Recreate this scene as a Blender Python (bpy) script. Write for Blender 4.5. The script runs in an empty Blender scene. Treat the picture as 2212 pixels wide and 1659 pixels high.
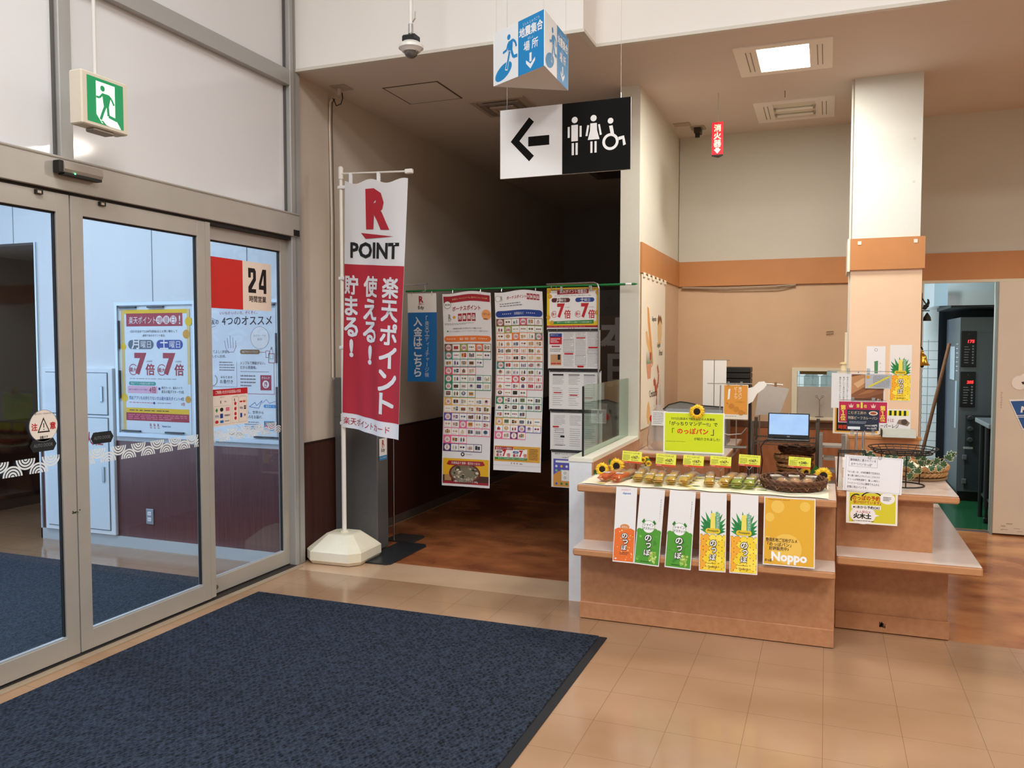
import bpy, math, random
from mathutils import Vector, Matrix
R = random.Random(7)
PI = math.pi
rad = math.radians
sc = bpy.context.scene
C = sc.collection

# ---------------------------------------------------------------- camera
cd = bpy.data.cameras.new('camera'); cam = bpy.data.objects.new('camera', cd); C.objects.link(cam)
cd.sensor_width = 36.0; cd.lens = 1780 / 2212 * 36; cd.clip_start = 0.05; cd.clip_end = 100
cam.location = (0, 0, 1.58); cam.rotation_euler = (rad(90 - 2.814), 0, rad(20.913))
sc.camera = cam
# ---------------------------------------------------------------- colour management
sc.view_settings.view_transform = 'Standard'; sc.view_settings.look = 'None'
sc.view_settings.gamma = 1; sc.view_settings.use_curve_mapping = False
sc.view_settings.exposure = 0.08
# ---------------------------------------------------------------- daylight outside the entrance
w = bpy.data.worlds.new('daylight'); sc.world = w; w.use_nodes = True
w.node_tree.nodes['Background'].inputs[0].default_value = (0.60, 0.76, 1.0, 1)
w.node_tree.nodes['Background'].inputs[1].default_value = 3.6
sc.cycles.max_bounces = 10; sc.cycles.transparent_max_bounces = 24
sc.cycles.diffuse_bounces = 5; sc.cycles.glossy_bounces = 4
sc.cycles.caustics_reflective = False; sc.cycles.caustics_refractive = False
sc.cycles.sample_clamp_indirect = 6
def area(name, loc, sx, sy, power, col, rot=(0, 0, 0), spread=None):
    l = bpy.data.lights.new(name, 'AREA'); l.shape = 'RECTANGLE'; l.size = sx; l.size_y = sy
    l.energy = power; l.color = col
    if spread: l.spread = rad(spread)
    o = bpy.data.objects.new(name, l); C.objects.link(o); o.location = loc; o.rotation_euler = rot
    return o
HALL = [(-1.6, 1.6), (1.6, 1.6), (-1.6, -1.4), (1.6, -1.4), (4.6, 1.6), (4.6, -1.4)]   # the hall's ceiling lamps
for x, y in HALL:
    area('hall_lamp_light', (x, y, 5.14), 1.15, 1.15, 69, (0.95, 0.985, 1.0))
area('bakery_lamp_light', (-0.304, 5.86, 3.445), 0.30, 0.42, 31, (1.0, 0.95, 0.87))   # lit square of the bakery's ceiling panel
area('shop_lamp_light', (4.2, 6.2, 3.44), 1.0, 0.6, 42, (1.0, 0.88, 0.76))            # next panel along the shop ceiling, right of the frame
area('kitchen_lamp_light', (0.3, 8.6, 2.95), 1.2, 0.2, 75, (0.84, 0.94, 1.0))
area('vestibule_fill_light', (-5.0, 3.2, 3.35), 1.2, 0.5, 48, (0.80, 0.89, 1.0))  # added fill for the vestibule's bluish daylight, not a ceiling lamp

# ---------------------------------------------------------------- materials
def lin(h):
    h = h.lstrip('#'); v = [int(h[i:i + 2], 16) / 255 for i in (0, 2, 4)]
    return tuple(x / 12.92 if x <= .04045 else ((x + .055) / 1.055) ** 2.4 for x in v) + (1,)
MC = {}
def M(h, rough=.55, metal=0, spec=.4, coat=0, emit=0, noise=0, nscale=30, bump=0, bscale=60, alpha=1):
    key = (h, rough, metal, spec, coat, emit, noise, nscale, bump, bscale, alpha)
    if key in MC: return MC[key]
    m = bpy.data.materials.new('mat_' + h.lstrip('#')); m.use_nodes = True; MC[key] = m
    nt = m.node_tree; b = nt.nodes['Principled BSDF']
    c = lin(h); b.inputs['Base Color'].default_value = c
    b.inputs['Roughness'].default_value = rough; b.inputs['Metallic'].default_value = metal
    b.inputs['Specular IOR Level'].default_value = spec; b.inputs['Coat Weight'].default_value = coat
    b.inputs['Coat Roughness'].default_value = .08; b.inputs['Alpha'].default_value = alpha
    if emit:
        b.inputs['Emission Color'].default_value = c; b.inputs['Emission Strength'].default_value = emit
    if noise or bump:
        tc = nt.nodes.new('ShaderNodeTexCoord')
    if noise:
        n = nt.nodes.new('ShaderNodeTexNoise'); n.inputs['Scale'].default_value = nscale; n.inputs['Detail'].default_value = 5
        r = nt.nodes.new('ShaderNodeMapRange'); r.inputs['From Min'].default_value = .3; r.inputs['From Max'].default_value = .7
        r.inputs['To Min'].default_value = 1 - noise; r.inputs['To Max'].default_value = 1 + noise * .4
        h2 = nt.nodes.new('ShaderNodeHueSaturation'); h2.inputs['Color'].default_value = c
        nt.links.new(tc.outputs['Object'], n.inputs['Vector']); nt.links.new(n.outputs['Fac'], r.inputs['Value'])
        nt.links.new(r.outputs['Result'], h2.inputs['Value']); nt.links.new(h2.outputs['Color'], b.inputs['Base Color'])
    if bump:
        n = nt.nodes.new('ShaderNodeTexNoise'); n.inputs['Scale'].default_value = bscale; n.inputs['Detail'].default_value = 4
        bp = nt.nodes.new('ShaderNodeBump'); bp.inputs['Strength'].default_value = bump; bp.inputs['Distance'].default_value = .01
        nt.links.new(tc.outputs['Object'], n.inputs['Vector']); nt.links.new(n.outputs['Fac'], bp.inputs['Height'])
        nt.links.new(bp.outputs['Normal'], b.inputs['Normal'])
    return m
def clear(name, tint, amount, rough=.02, ior=1.45, body=None):
    """see-through sheet: transparent with fresnel reflection, plus an optional milky or printed body share"""
    m = bpy.data.materials.new(name); m.use_nodes = True; nt = m.node_tree; nt.nodes.clear()
    o = nt.nodes.new('ShaderNodeOutputMaterial'); t = nt.nodes.new('ShaderNodeBsdfTransparent'); g = nt.nodes.new('ShaderNodeBsdfGlossy')
    t.inputs[0].default_value = lin(tint); g.inputs['Roughness'].default_value = rough
    f = nt.nodes.new('ShaderNodeLayerWeight'); f.inputs[0].default_value = .5; mx = nt.nodes.new('ShaderNodeMixShader'); r0 = ((ior - 1) / (ior + 1)) ** 2
    pw = nt.nodes.new('ShaderNodeMath'); pw.operation = 'POWER'; pw.inputs[1].default_value = 5; nt.links.new(f.outputs['Facing'], pw.inputs[0])
    ma = nt.nodes.new('ShaderNodeMath'); ma.operation = 'MULTIPLY_ADD'; ma.inputs[1].default_value = 1 - r0; ma.inputs[2].default_value = r0; nt.links.new(pw.outputs[0], ma.inputs[0])
    nt.links.new(ma.outputs[0], mx.inputs[0]); nt.links.new(g.outputs[0], mx.inputs[2])
    if body:
        d = nt.nodes.new('ShaderNodeBsdfDiffuse'); d.inputs[0].default_value = lin(body)
        m2 = nt.nodes.new('ShaderNodeMixShader'); m2.inputs[0].default_value = amount
        nt.links.new(t.outputs[0], m2.inputs[1]); nt.links.new(d.outputs[0], m2.inputs[2]); nt.links.new(m2.outputs[0], mx.inputs[1])
    else:
        nt.links.new(t.outputs[0], mx.inputs[1])
    nt.links.new(mx.outputs[0], o.inputs[0]); return m
GLASS = clear('pane_glass', '#eef2f6', 0, ior=1.38)
SCREEN = clear('screen_glass', '#dfeae2', 0, ior=1.45)
FILM = clear('clear_film', '#ffffff', .14, rough=.12, body='#f4efe2')

def nodes_mat(name, rough=.5, spec=.4):
    m = bpy.data.materials.new(name); m.use_nodes = True; nt = m.node_tree; b = nt.nodes['Principled BSDF']
    b.inputs['Roughness'].default_value = rough; b.inputs['Specular IOR Level'].default_value = spec
    tc = nt.nodes.new('ShaderNodeTexCoord')
    return m, nt, b, tc
def N(nt, t, **kw):
    n = nt.nodes.new(t)
    for k, v in kw.items():
        if k.startswith('i_'): n.inputs[int(k[2:]) if k[2:].isdigit() else k[2:]].default_value = v
        else: setattr(n, k, v)
    return n
def tile_floor(name, ca, cb, joint, patch, rough, jointy=True):
    m, nt, b, tc = nodes_mat(name, rough, .5); L = nt.links.new
    sep = N(nt, 'ShaderNodeSeparateXYZ'); L(tc.outputs['Object'], sep.inputs[0])
    fac = None
    for ax, off in ((0, .01), (1, .287)):
        a = N(nt, 'ShaderNodeMath', operation='SUBTRACT', i_1=off); L(sep.outputs[ax], a.inputs[0])
        d = N(nt, 'ShaderNodeMath', operation='DIVIDE', i_1=.3); L(a.outputs[0], d.inputs[0])
        p = N(nt, 'ShaderNodeMath', operation='PINGPONG', i_1=.5); L(d.outputs[0], p.inputs[0])
        l = N(nt, 'ShaderNodeMath', operation='LESS_THAN', i_1=.0035); L(p.outputs[0], l.inputs[0])
        if fac is None: fac = l
        else:
            mx = N(nt, 'ShaderNodeMath', operation='MAXIMUM'); L(fac.outputs[0], mx.inputs[0]); L(l.outputs[0], mx.inputs[1]); fac = mx
    n1 = N(nt, 'ShaderNodeTexNoise'); n1.inputs['Scale'].default_value = patch; n1.inputs['Detail'].default_value = 6
    mp = N(nt, 'ShaderNodeMapping'); mp.inputs['Scale'].default_value = (.8, 1.15, 1)
    L(tc.outputs['Object'], mp.inputs[0]); L(mp.outputs[0], n1.inputs['Vector'])
    r = N(nt, 'ShaderNodeMapRange'); r.inputs['From Min'].default_value = .36; r.inputs['From Max'].default_value = .64; L(n1.outputs['Fac'], r.inputs['Value'])
    mix = N(nt, 'ShaderNodeMix', data_type='RGBA'); mix.inputs[6].default_value = lin(ca); mix.inputs[7].default_value = lin(cb); L(r.outputs[0], mix.inputs[0])
    mj = N(nt, 'ShaderNodeMix', data_type='RGBA'); mj.inputs[7].default_value = lin(joint); L(mix.outputs[2], mj.inputs[6])
    k = N(nt, 'ShaderNodeMath', operation='MULTIPLY', i_1=.75 if jointy else 0.); L(fac.outputs[0], k.inputs[0]); L(k.outputs[0], mj.inputs[0])
    L(mj.outputs[2], b.inputs['Base Color'])
    n2 = N(nt, 'ShaderNodeTexNoise'); n2.inputs['Scale'].default_value = 3.; L(tc.outputs['Object'], n2.inputs['Vector'])
    r2 = N(nt, 'ShaderNodeMapRange'); r2.inputs['To Min'].default_value = rough * .75; r2.inputs['To Max'].default_value = rough * 1.5; L(n2.outputs['Fac'], r2.inputs['Value']); L(r2.outputs[0], b.inputs['Roughness'])
    n3 = N(nt, 'ShaderNodeTexNoise'); n3.inputs['Scale'].default_value = 14.; L(tc.outputs['Object'], n3.inputs['Vector'])
    bp = N(nt, 'ShaderNodeBump'); bp.inputs['Strength'].default_value = .06; bp.inputs['Distance'].default_value = .01; L(n3.outputs['Fac'], bp.inputs['Height']); L(bp.outputs[0], b.inputs['Normal'])
    return m
def woven_mat(name, ca, cb, scale, diag):
    m, nt, b, tc = nodes_mat(name, .9, .15); L = nt.links.new
    mp = N(nt, 'ShaderNodeMapping'); mp.inputs['Rotation'].default_value = (0, 0, diag); mp.inputs['Scale'].default_value = (1, .62, 1); L(tc.outputs['Object'], mp.inputs[0])
    v = N(nt, 'ShaderNodeTexVoronoi', feature='F1'); v.inputs['Scale'].default_value = scale; v.inputs['Randomness'].default_value = .55; L(mp.outputs[0], v.inputs['Vector'])
    n = N(nt, 'ShaderNodeTexNoise'); n.inputs['Scale'].default_value = scale * 2; L(tc.outputs['Object'], n.inputs['Vector'])
    a = N(nt, 'ShaderNodeMath', operation='MULTIPLY'); L(v.outputs['Distance'], a.inputs[0]); L(n.outputs['Fac'], a.inputs[1])
    r = N(nt, 'ShaderNodeMapRange'); r.inputs['From Min'].default_value = .05; r.inputs['From Max'].default_value = .42; L(a.outputs[0], r.inputs['Value'])
    mix = N(nt, 'ShaderNodeMix', data_type='RGBA'); mix.inputs[6].default_value = lin(ca); mix.inputs[7].default_value = lin(cb); L(r.outputs[0], mix.inputs[0]); L(mix.outputs[2], b.inputs['Base Color'])
    bp = N(nt, 'ShaderNodeBump'); bp.inputs['Strength'].default_value = .8; bp.inputs['Distance'].default_value = .006; L(a.outputs[0], bp.inputs['Height']); L(bp.outputs[0], b.inputs['Normal'])
    return m
def wood_mat(name, ca, cb, sx=(1, 1, 9), scale=6, rough=.35):
    m, nt, b, tc = nodes_mat(name, rough, .45); L = nt.links.new
    mp = N(nt, 'ShaderNodeMapping'); mp.inputs['Scale'].default_value = sx; L(tc.outputs['Object'], mp.inputs[0])
    n = N(nt, 'ShaderNodeTexNoise'); n.inputs['Scale'].default_value = scale; n.inputs['Detail'].default_value = 8; L(mp.outputs[0], n.inputs['Vector'])
    r = N(nt, 'ShaderNodeMapRange'); r.inputs['From Min'].default_value = .3; r.inputs['From Max'].default_value = .7; L(n.outputs['Fac'], r.inputs['Value'])
    mix = N(nt, 'ShaderNodeMix', data_type='RGBA'); mix.inputs[6].default_value = lin(ca); mix.inputs[7].default_value = lin(cb); L(r.outputs[0], mix.inputs[0]); L(mix.outputs[2], b.inputs['Base Color'])
    return m
def wall_tile_mat():
    m, nt, b, tc = nodes_mat('kitchen_tile', .2, .5); L = nt.links.new
    br = N(nt, 'ShaderNodeTexBrick'); br.offset = 0; br.inputs['Color1'].default_value = lin('#dde4e6'); br.inputs['Color2'].default_value = lin('#d6dfe3'); br.inputs['Mortar'].default_value = lin('#8fa3ad')
    br.inputs['Scale'].default_value = 1; br.inputs['Mortar Size'].default_value = .004; br.inputs['Brick Width'].default_value = .15; br.inputs['Row Height'].default_value = .1
    mp = N(nt, 'ShaderNodeMapping'); mp.inputs['Rotation'].default_value = (rad(90), 0, 0); L(tc.outputs['Object'], mp.inputs[0]); L(mp.outputs[0], br.inputs['Vector']); L(br.outputs['Color'], b.inputs['Base Color'])
    return m
COUNTER = wood_mat('counter_laminate', '#bd8962', '#ae7a55', (1.2, 1.2, 1.2), 26, .33)
EDGE = M('#bf8a60', .35, noise=.06)
TOPLAM = M('#dccbbf', .14, spec=.5, noise=.05, nscale=8)
WALLW = M('#e4e2dc', .7, noise=.02, nscale=3)
CREAM = M('#cfccbf', .7, noise=.03, nscale=2)
WAINS = wood_mat('dark_wainscot', '#4a2a24', '#3a201b', (30, 30, 1), 3, .3)
VWAINS = wood_mat('purple_wainscot', '#6a4443', '#593735', (30, 30, 1), 3, .25)
ALU = M('#b1ada6', .34, metal=.12, spec=.5, noise=.05, nscale=6)
ALU2 = M('#a8a9a8', .35, metal=.15, spec=.5)
STEEL = M('#8d8f90', .3, metal=.8, noise=.08, nscale=3)
CHROME = M('#c9cacb', .18, metal=1)
BLACK = M('#151514', .45)
WHITE = M('#ecebe8', .5)
RUBBER = M('#1c1f22', .7)

# ---------------------------------------------------------------- mesh builder
class MB:
    def __init__(s): s.v = []; s.f = []; s.mi = []; s.mats = []
    def mat(s, m):
        if m not in s.mats: s.mats.append(m)
        return s.mats.index(m)
    def add(s, vs, fs, m, fn=None):
        k = len(s.v); i = s.mat(m)
        s.v += [tuple(fn(*p)) if fn else tuple(p) for p in vs]
        s.f += [tuple(k + j for j in f) for f in fs]; s.mi += [i] * len(fs); return s
    def box(s, a, b, m, bev=0, rz=0, fn=None):
        x0, y0, z0 = [min(p, q) for p, q in zip(a, b)]; x1, y1, z1 = [max(p, q) for p, q in zip(a, b)]
        if bev:
            e = min(bev, (x1 - x0) / 2.01, (y1 - y0) / 2.01, (z1 - z0) / 2.01); vs = []; 
            for sx in (0, 1):
                for sy in (0, 1):
                    for sz in (0, 1):
                        X, Y, Z = (x1 if sx else x0), (y1 if sy else y0), (z1 if sz else z0)
                        ex, ey, ez = (-e if sx else e), (-e if sy else e), (-e if sz else e)
                        vs += [(X, Y + ey, Z + ez), (X + ex, Y, Z + ez), (X + ex, Y + ey, Z)]
            I = lambda sx, sy, sz, k: (sx * 4 + sy * 2 + sz) * 3 + k
            fs = [(I(0, 0, 0, 0), I(0, 0, 1, 0), I(0, 1, 1, 0), I(0, 1, 0, 0)), (I(1, 0, 0, 0), I(1, 1, 0, 0), I(1, 1, 1, 0), I(1, 0, 1, 0)),
                  (I(0, 0, 0, 1), I(1, 0, 0, 1), I(1, 0, 1, 1), I(0, 0, 1, 1)), (I(0, 1, 0, 1), I(0, 1, 1, 1), I(1, 1, 1, 1), I(1, 1, 0, 1)),
                  (I(0, 0, 0, 2), I(0, 1, 0, 2), I(1, 1, 0, 2), I(1, 0, 0, 2)), (I(0, 0, 1, 2), I(1, 0, 1, 2), I(1, 1, 1, 2), I(0, 1, 1, 2))]
            for q in (0, 1):
                for r in (0, 1):
                    fs += [(I(0, q, r, 1), I(1, q, r, 1), I(1, q, r, 2), I(0, q, r, 2)), (I(q, 0, r, 0), I(q, 1, r, 0), I(q, 1, r, 2), I(q, 0, r, 2)), (I(q, r, 0, 0), I(q, r, 1, 0), I(q, r, 1, 1), I(q, r, 0, 1))]
                    for t in (0, 1): fs.append((I(q, r, t, 0), I(q, r, t, 1), I(q, r, t, 2)))
        else:
            vs = [(x0, y0, z0), (x1, y0, z0), (x1, y1, z0), (x0, y1, z0), (x0, y0, z1), (x1, y0, z1), (x1, y1, z1), (x0, y1, z1)]
            fs = [(0, 3, 2, 1), (4, 5, 6, 7), (0, 1, 5, 4), (1, 2, 6, 5), (2, 3, 7, 6), (3, 0, 4, 7)]
        if rz:
            cx, cy = (x0 + x1) / 2, (y0 + y1) / 2; c_, s_ = math.cos(rz), math.sin(rz)
            vs = [(cx + (x - cx) * c_ - (y - cy) * s_, cy + (x - cx) * s_ + (y - cy) * c_, z) for x, y, z in vs]
        return s.add(vs, fs, m, fn)
    def prism(s, pts, z0, z1, m, ax=2, fn=None):
        """outline pts (2D) extruded along axis ax from z0 to z1"""
        n = len(pts)
        def put(p, z):
            return (p[0], p[1], z) if ax == 2 else ((p[0], z, p[1]) if ax == 1 else (z, p[0], p[1]))
        vs = [put(p, z0) for p in pts] + [put(p, z1) for p in pts]
        fs = [tuple(range(n))[::-1], tuple(range(n, 2 * n))] + [(i, (i + 1) % n, n + (i + 1) % n, n + i) for i in range(n)]
        return s.add(vs, fs, m, fn)
    def lathe(s, prof, m, c=(0, 0, 0), n=24, sx=1, sy=1, fn=None):
        vs = []; fs = []
        for r, z in prof:
            for i in range(n):
                a = 2 * PI * i / n; vs.append((c[0] + r * sx * math.cos(a), c[1] + r * sy * math.sin(a), c[2] + z))
        for j in range(len(prof) - 1):
            for i in range(n): fs.append((j * n + i, j * n + (i + 1) % n, (j + 1) * n + (i + 1) % n, (j + 1) * n + i))
        if prof[0][0] > 1e-6: fs.append(tuple(range(n))[::-1])
        if prof[-1][0] > 1e-6: fs.append(tuple(range((len(prof) - 1) * n, len(prof) * n)))
        return s.add(vs, fs, m, fn)
    def cyl(s, c, r, z0, z1, m, n=20, fn=None): return s.lathe([(r, z0), (r, z1)], m, (c[0], c[1], 0), n, fn=fn)
    def tube(s, pts, r, m, n=8, closed=False, fn=None):
        P = [Vector(p) for p in pts]; k = len(P); vs = []; fs = []; up = Vector((0, 0, 1)); rr = r if isinstance(r, (list, tuple)) else [r] * k
        prev = None
        for i, p in enumerate(P):
            if closed: t = P[(i + 1) % k] - P[i - 1]
            else: t = P[min(i + 1, k - 1)] - P[max(i - 1, 0)]
            t.normalize()
            if prev is None:
                a = t.cross(up)
                if a.length < .05: a = t.cross(Vector((1, 0, 0)))
            else: a = prev - t * prev.dot(t)
            a.normalize(); prev = a; b = t.cross(a)
            for j in range(n):
                q = 2 * PI * j / n; vs.append(tuple(p + a * rr[i] * math.cos(q) + b * rr[i] * math.sin(q)))
        for i in range(k if closed else k - 1):
            for j in range(n): fs.append((i * n + j, i * n + (j + 1) % n, ((i + 1) % k) * n + (j + 1) % n, ((i + 1) % k) * n + j))
        if not closed: fs += [tuple(range(n))[::-1], tuple(range((k - 1) * n, k * n))]
        return s.add(vs, fs, m, fn)
    def ball(s, c, r, m, n=14, sc=(1, 1, 1), fn=None):
        pr = [(max(r * math.sin(PI * i / (n // 2)), 0), -r * math.cos(PI * i / (n // 2))) for i in range(n // 2 + 1)]
        vs = []; fs = []
        for a, z in pr:
            for i in range(n):
                t = 2 * PI * i / n; vs.append((c[0] + a * sc[0] * math.cos(t), c[1] + a * sc[1] * math.sin(t), c[2] + z * sc[2]))
        for j in range(len(pr) - 1):
            for i in range(n): fs.append((j * n + i, j * n + (i + 1) % n, (j + 1) * n + (i + 1) % n, (j + 1) * n + i))
        return s.add(vs, fs, m, fn)
    def build(s, name, parent=None, smooth=False, loc=None):
        me = bpy.data.meshes.new(name); me.from_pydata(s.v, [], s.f)
        for m in s.mats: me.materials.append(m)
        me.polygons.foreach_set('material_index', s.mi)
        if smooth:
            me.polygons.foreach_set('use_smooth', [True] * len(s.f))
            try: me.set_sharp_from_angle(angle=rad(40))
            except Exception: pass
        me.update()
        o = bpy.data.objects.new(name, me); C.objects.link(o)
        if parent: o.parent = parent
        if loc: o.location = loc
        return o
def tag(o, label, cat, group=None, kind=None):
    o['label'] = label; o['category'] = cat
    if group: o['group'] = group
    if kind: o['kind'] = kind
    return o
def thing(name, label, cat, loc=(0, 0, 0), rz=0, group=None):
    o = bpy.data.objects.new(name, None); o.empty_display_size = .05; C.objects.link(o); o.location = loc; o.rotation_euler = (0, 0, rz)
    return tag(o, label, cat, group)
def struct(o):
    o['kind'] = 'structure'; return o
def plab(o, label): o['label'] = label; return o
def dup(o, parent=None):
    c = o.copy(); C.objects.link(c)
    if parent: c.parent = parent
    for ch in list(o.children): dup(ch, c)
    return c
# ---------------------------------------------------------------- flat print: text and shapes laid on a sheet
TC = {}
def text_mesh(s, bold):
    if (s, bold) in TC: return TC[(s, bold)]
    c = bpy.data.curves.new('type', 'FONT'); c.body = s; c.size = 1; c.resolution_u = 2; c.offset = bold
    o = bpy.data.objects.new('type', c); me = o.to_mesh()
    vs = [(v.co.x, v.co.y) for v in me.vertices]; fs = [tuple(p.vertices) for p in me.polygons]
    o.to_mesh_clear(); bpy.data.objects.remove(o); bpy.data.curves.remove(c)
    TC[(s, bold)] = (vs, fs); return TC[(s, bold)]
class Sheet:
    """a printed sheet w x h metres; drawing coordinates run 0..1 from its top left; local x right, z up, face towards -y"""
    def __init__(s, w, h, paper, fn=None, grid=(1, 1), thick=.0008, back=None, lay=.0004):
        s.w, s.h, s.fn, s.lay = w, h, fn, lay; s.b = MB(); s.grid = grid
        s.rect(0, 0, 1, 1, paper, 0)
        s.rect(0, 0, 1, 1, back or paper, -thick / lay, True)
        n = 1 if not fn else 12
        for (x0, y0, x1, y1) in ((0, 0, 1, 0), (1, 0, 1, 1), (1, 1, 0, 1), (0, 1, 0, 0)):
            for i in range(n):
                a, c = i / n, (i + 1) / n; X0, Y0, X1, Y1 = x0 + (x1 - x0) * a, y0 + (y1 - y0) * a, x0 + (x1 - x0) * c, y0 + (y1 - y0) * c
                s.b.add([s.P(X0, Y0, 0), s.P(X1, Y1, 0), s.P(X1, Y1, -thick / lay), s.P(X0, Y0, -thick / lay)], [(0, 1, 2, 3)], back or paper)
    def P(s, x, y, k):
        if s.fn: return s.fn(x, y, k * s.lay)
        return ((x - .5) * s.w, -k * s.lay, (1 - y) * s.h)
    def raw(s, pts, m, k=1, fs=None):
        if k > 0: s.n = getattr(s, 'n', 0) + 1; k += (s.n % 120) * .006      # prints never share one plane
        s.b.add([s.P(x, y, k) for x, y in pts], fs or [tuple(range(len(pts)))], m); return s
    def rect(s, x0, y0, x1, y1, m, k=1, flip=False):
        gx = gy = 1
        if s.fn:
            gx = max(1, round(s.grid[0] * abs(x1 - x0))); gy = max(1, round(s.grid[1] * abs(y1 - y0)))
        pts = [(x0 + (x1 - x0) * i / gx, y0 + (y1 - y0) * j / gy) for j in range(gy + 1) for i in range(gx + 1)]
        fs = [(j * (gx + 1) + i, (j + 1) * (gx + 1) + i, (j + 1) * (gx + 1) + i + 1, j * (gx + 1) + i + 1) for j in range(gy) for i in range(gx)]
        if flip: fs = [f[::-1] for f in fs]
        return s.raw(pts, m, k, fs)
    def frame(s, x0, y0, x1, y1, t, m, k=1):
        ty = t * s.w / s.h
        s.rect(x0, y0, x1, y0 + ty, m, k); s.rect(x0, y1 - ty, x1, y1, m, k); s.rect(x0, y0 + ty, x0 + t, y1 - ty, m, k); return s.rect(x1 - t, y0 + ty, x1, y1 - ty, m, k)
    def circ(s, cx, cy, r, m, k=1, ry=None, n=20, a0=0, a1=360):
        """r in sheet widths"""
        ry = ry or r; q = s.w / s.h
        return s.raw([(cx + r * math.cos(rad(a0 + (a1 - a0) * i / n)), cy - ry * q * math.sin(rad(a0 + (a1 - a0) * i / n))) for i in range(n)], m, k)
    def ring(s, cx, cy, r, t, m, k=1, n=24, a0=0, a1=360, ry=None):
        q = s.w / s.h; e = (ry or r) / r
        pts = []; 
        for i in range(n + 1):
            a = rad(a0 + (a1 - a0) * i / n)
            for rr in (r, r - t): pts.append((cx + rr * math.cos(a), cy - rr * e * q * math.sin(a)))
        return s.raw(pts, m, k, [(2 * i, 2 * i + 2, 2 * i + 3, 2 * i + 1) for i in range(n)])
    def rr(s, x0, y0, x1, y1, m, k=1):
        """pill shaped block"""
        r = (y1 - y0) / 2; q = s.h / s.w; rx = min(r * q, (x1 - x0) / 2); n = 8; cy = (y0 + y1) / 2; pts = []
        if s.fn:
            s.rect(x0 + rx, y0, x1 - rx, y1, m, k); s.circ(x0 + rx, cy, rx, m, k, n=14); return s.circ(x1 - rx, cy, rx, m, k - .03, n=14)
        for i in range(n + 1): a = rad(90 - 180 * i / n); pts.append((x1 - rx + rx * math.cos(a), cy - r * math.sin(a)))
        for i in range(n + 1): a = rad(270 - 180 * i / n); pts.append((x0 + rx + rx * math.cos(a), cy - r * math.sin(a)))
        return s.raw(pts, m, k)
    def line(s, x0, y0, x1, y1, t, m, k=1):
        q = s.h / s.w; dx, dy = x1 - x0, (y1 - y0) * q; l = math.hypot(dx, dy) or 1; nx, ny = -dy / l * t / 2, dx / l * t / 2 / q
        return s.raw([(x0 + nx, y0 + ny), (x1 + nx, y1 + ny), (x1 - nx, y1 - ny), (x0 - nx, y0 - ny)], m, k)
    def path(s, pts, t, m, k=1):
        for a, b in zip(pts, pts[1:]): s.line(a[0], a[1], b[0], b[1], t, m, k)
        return s
    def text(s, t, x0, y0, x1, y1, m, k=2, bold=.012, al='c', fill=False, skew=0):
        """the string fitted into the box x0,y0,x1,y1"""
        asc = all(ord(c) < 128 for c in t)
        vs, fs = text_mesh(t, bold if asc else 0)
        if not vs: return s
        a0 = min(v[0] for v in vs); a1 = max(v[0] for v in vs); b0 = min(v[1] for v in vs); b1 = max(v[1] for v in vs)
        W, H = (x1 - x0) * s.w, (y1 - y0) * s.h; kx = W / (a1 - a0 or 1); ky = H / (b1 - b0 or 1)
        if not fill:
            ky = min(kx, ky) if ky < kx else ky
            kx = min(kx, ky); ky = min(ky, kx * 1.35)
        tw = (a1 - a0) * kx; th = (b1 - b0) * ky
        ox = {'c': (W - tw) / 2, 'l': 0, 'r': W - tw}[al]; oy = (H - th) / 2
        pts = [(x0 + (ox + (v[0] - a0) * kx + (v[1] - b0) * ky * skew) / s.w, y1 - (oy + (v[1] - b0) * ky) / s.h) for v in vs]
        if not asc and bold > .013:     # heavier strokes: the same glyphs laid again a hair to each side
            n = 8 if bold > .06 else 4
            for i in range(n):
                a = 2 * PI * (i + .5) / n; dx, dy = bold * .8 * kx * math.cos(a) / s.w, bold * .8 * ky * math.sin(a) / s.h
                s.raw([(x + dx, y + dy) for x, y in pts], m, k, fs)
        return s.raw(pts, m, k, fs)
    def vtext(s, t, x0, y0, x1, y1, m, k=2, bold=.012):
        n = len(t); d = (y1 - y0) / n
        for i, c in enumerate(t):
            if c == ' ': continue
            a, b = y0 + d * (i + .06), y0 + d * (i + .94)
            if c in 'ーー':
                s.rect((x0 + x1) / 2 - (x1 - x0) * .05, a, (x0 + x1) / 2 + (x1 - x0) * .05, b, m, k); continue
            if c in 'っャィッ': s.text(c, x0 + (x1 - x0) * .25, a + d * .1, x1, b - d * .1, m, k, bold); continue
            if c == '！': s.text('!', x0, a, x1, b, m, k, bold); continue
            s.text(c, x0, a, x1, b, m, k, bold)
        return s
    def dashes(s, x0, y0, x1, y1, rows, m, k=1, dens=.8, hh=.45):
        """small print too fine to read: rows of broken strokes"""
        d = (y1 - y0) / rows
        for j in range(rows):
            x = x0; e = x1 - (x1 - x0) * R.random() * (.35 if j == rows - 1 or R.random() < .25 else .04)
            while x < e:
                l = (x1 - x0) * R.uniform(.03, .12); X = min(x + l, e); s.rect(x, y0 + d * j + d * (1 - hh) / 2, X, y0 + d * j + d * (1 + hh) / 2, m, k); x = X + (x1 - x0) * R.uniform(.008, .03)
        return s
    def build(s, name, loc=None, rz=0, rx=0, parent=None):
        o = s.b.build(name, parent)
        if loc: o.location = loc
        o.rotation_euler = (rx, 0, rz); return o
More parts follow.
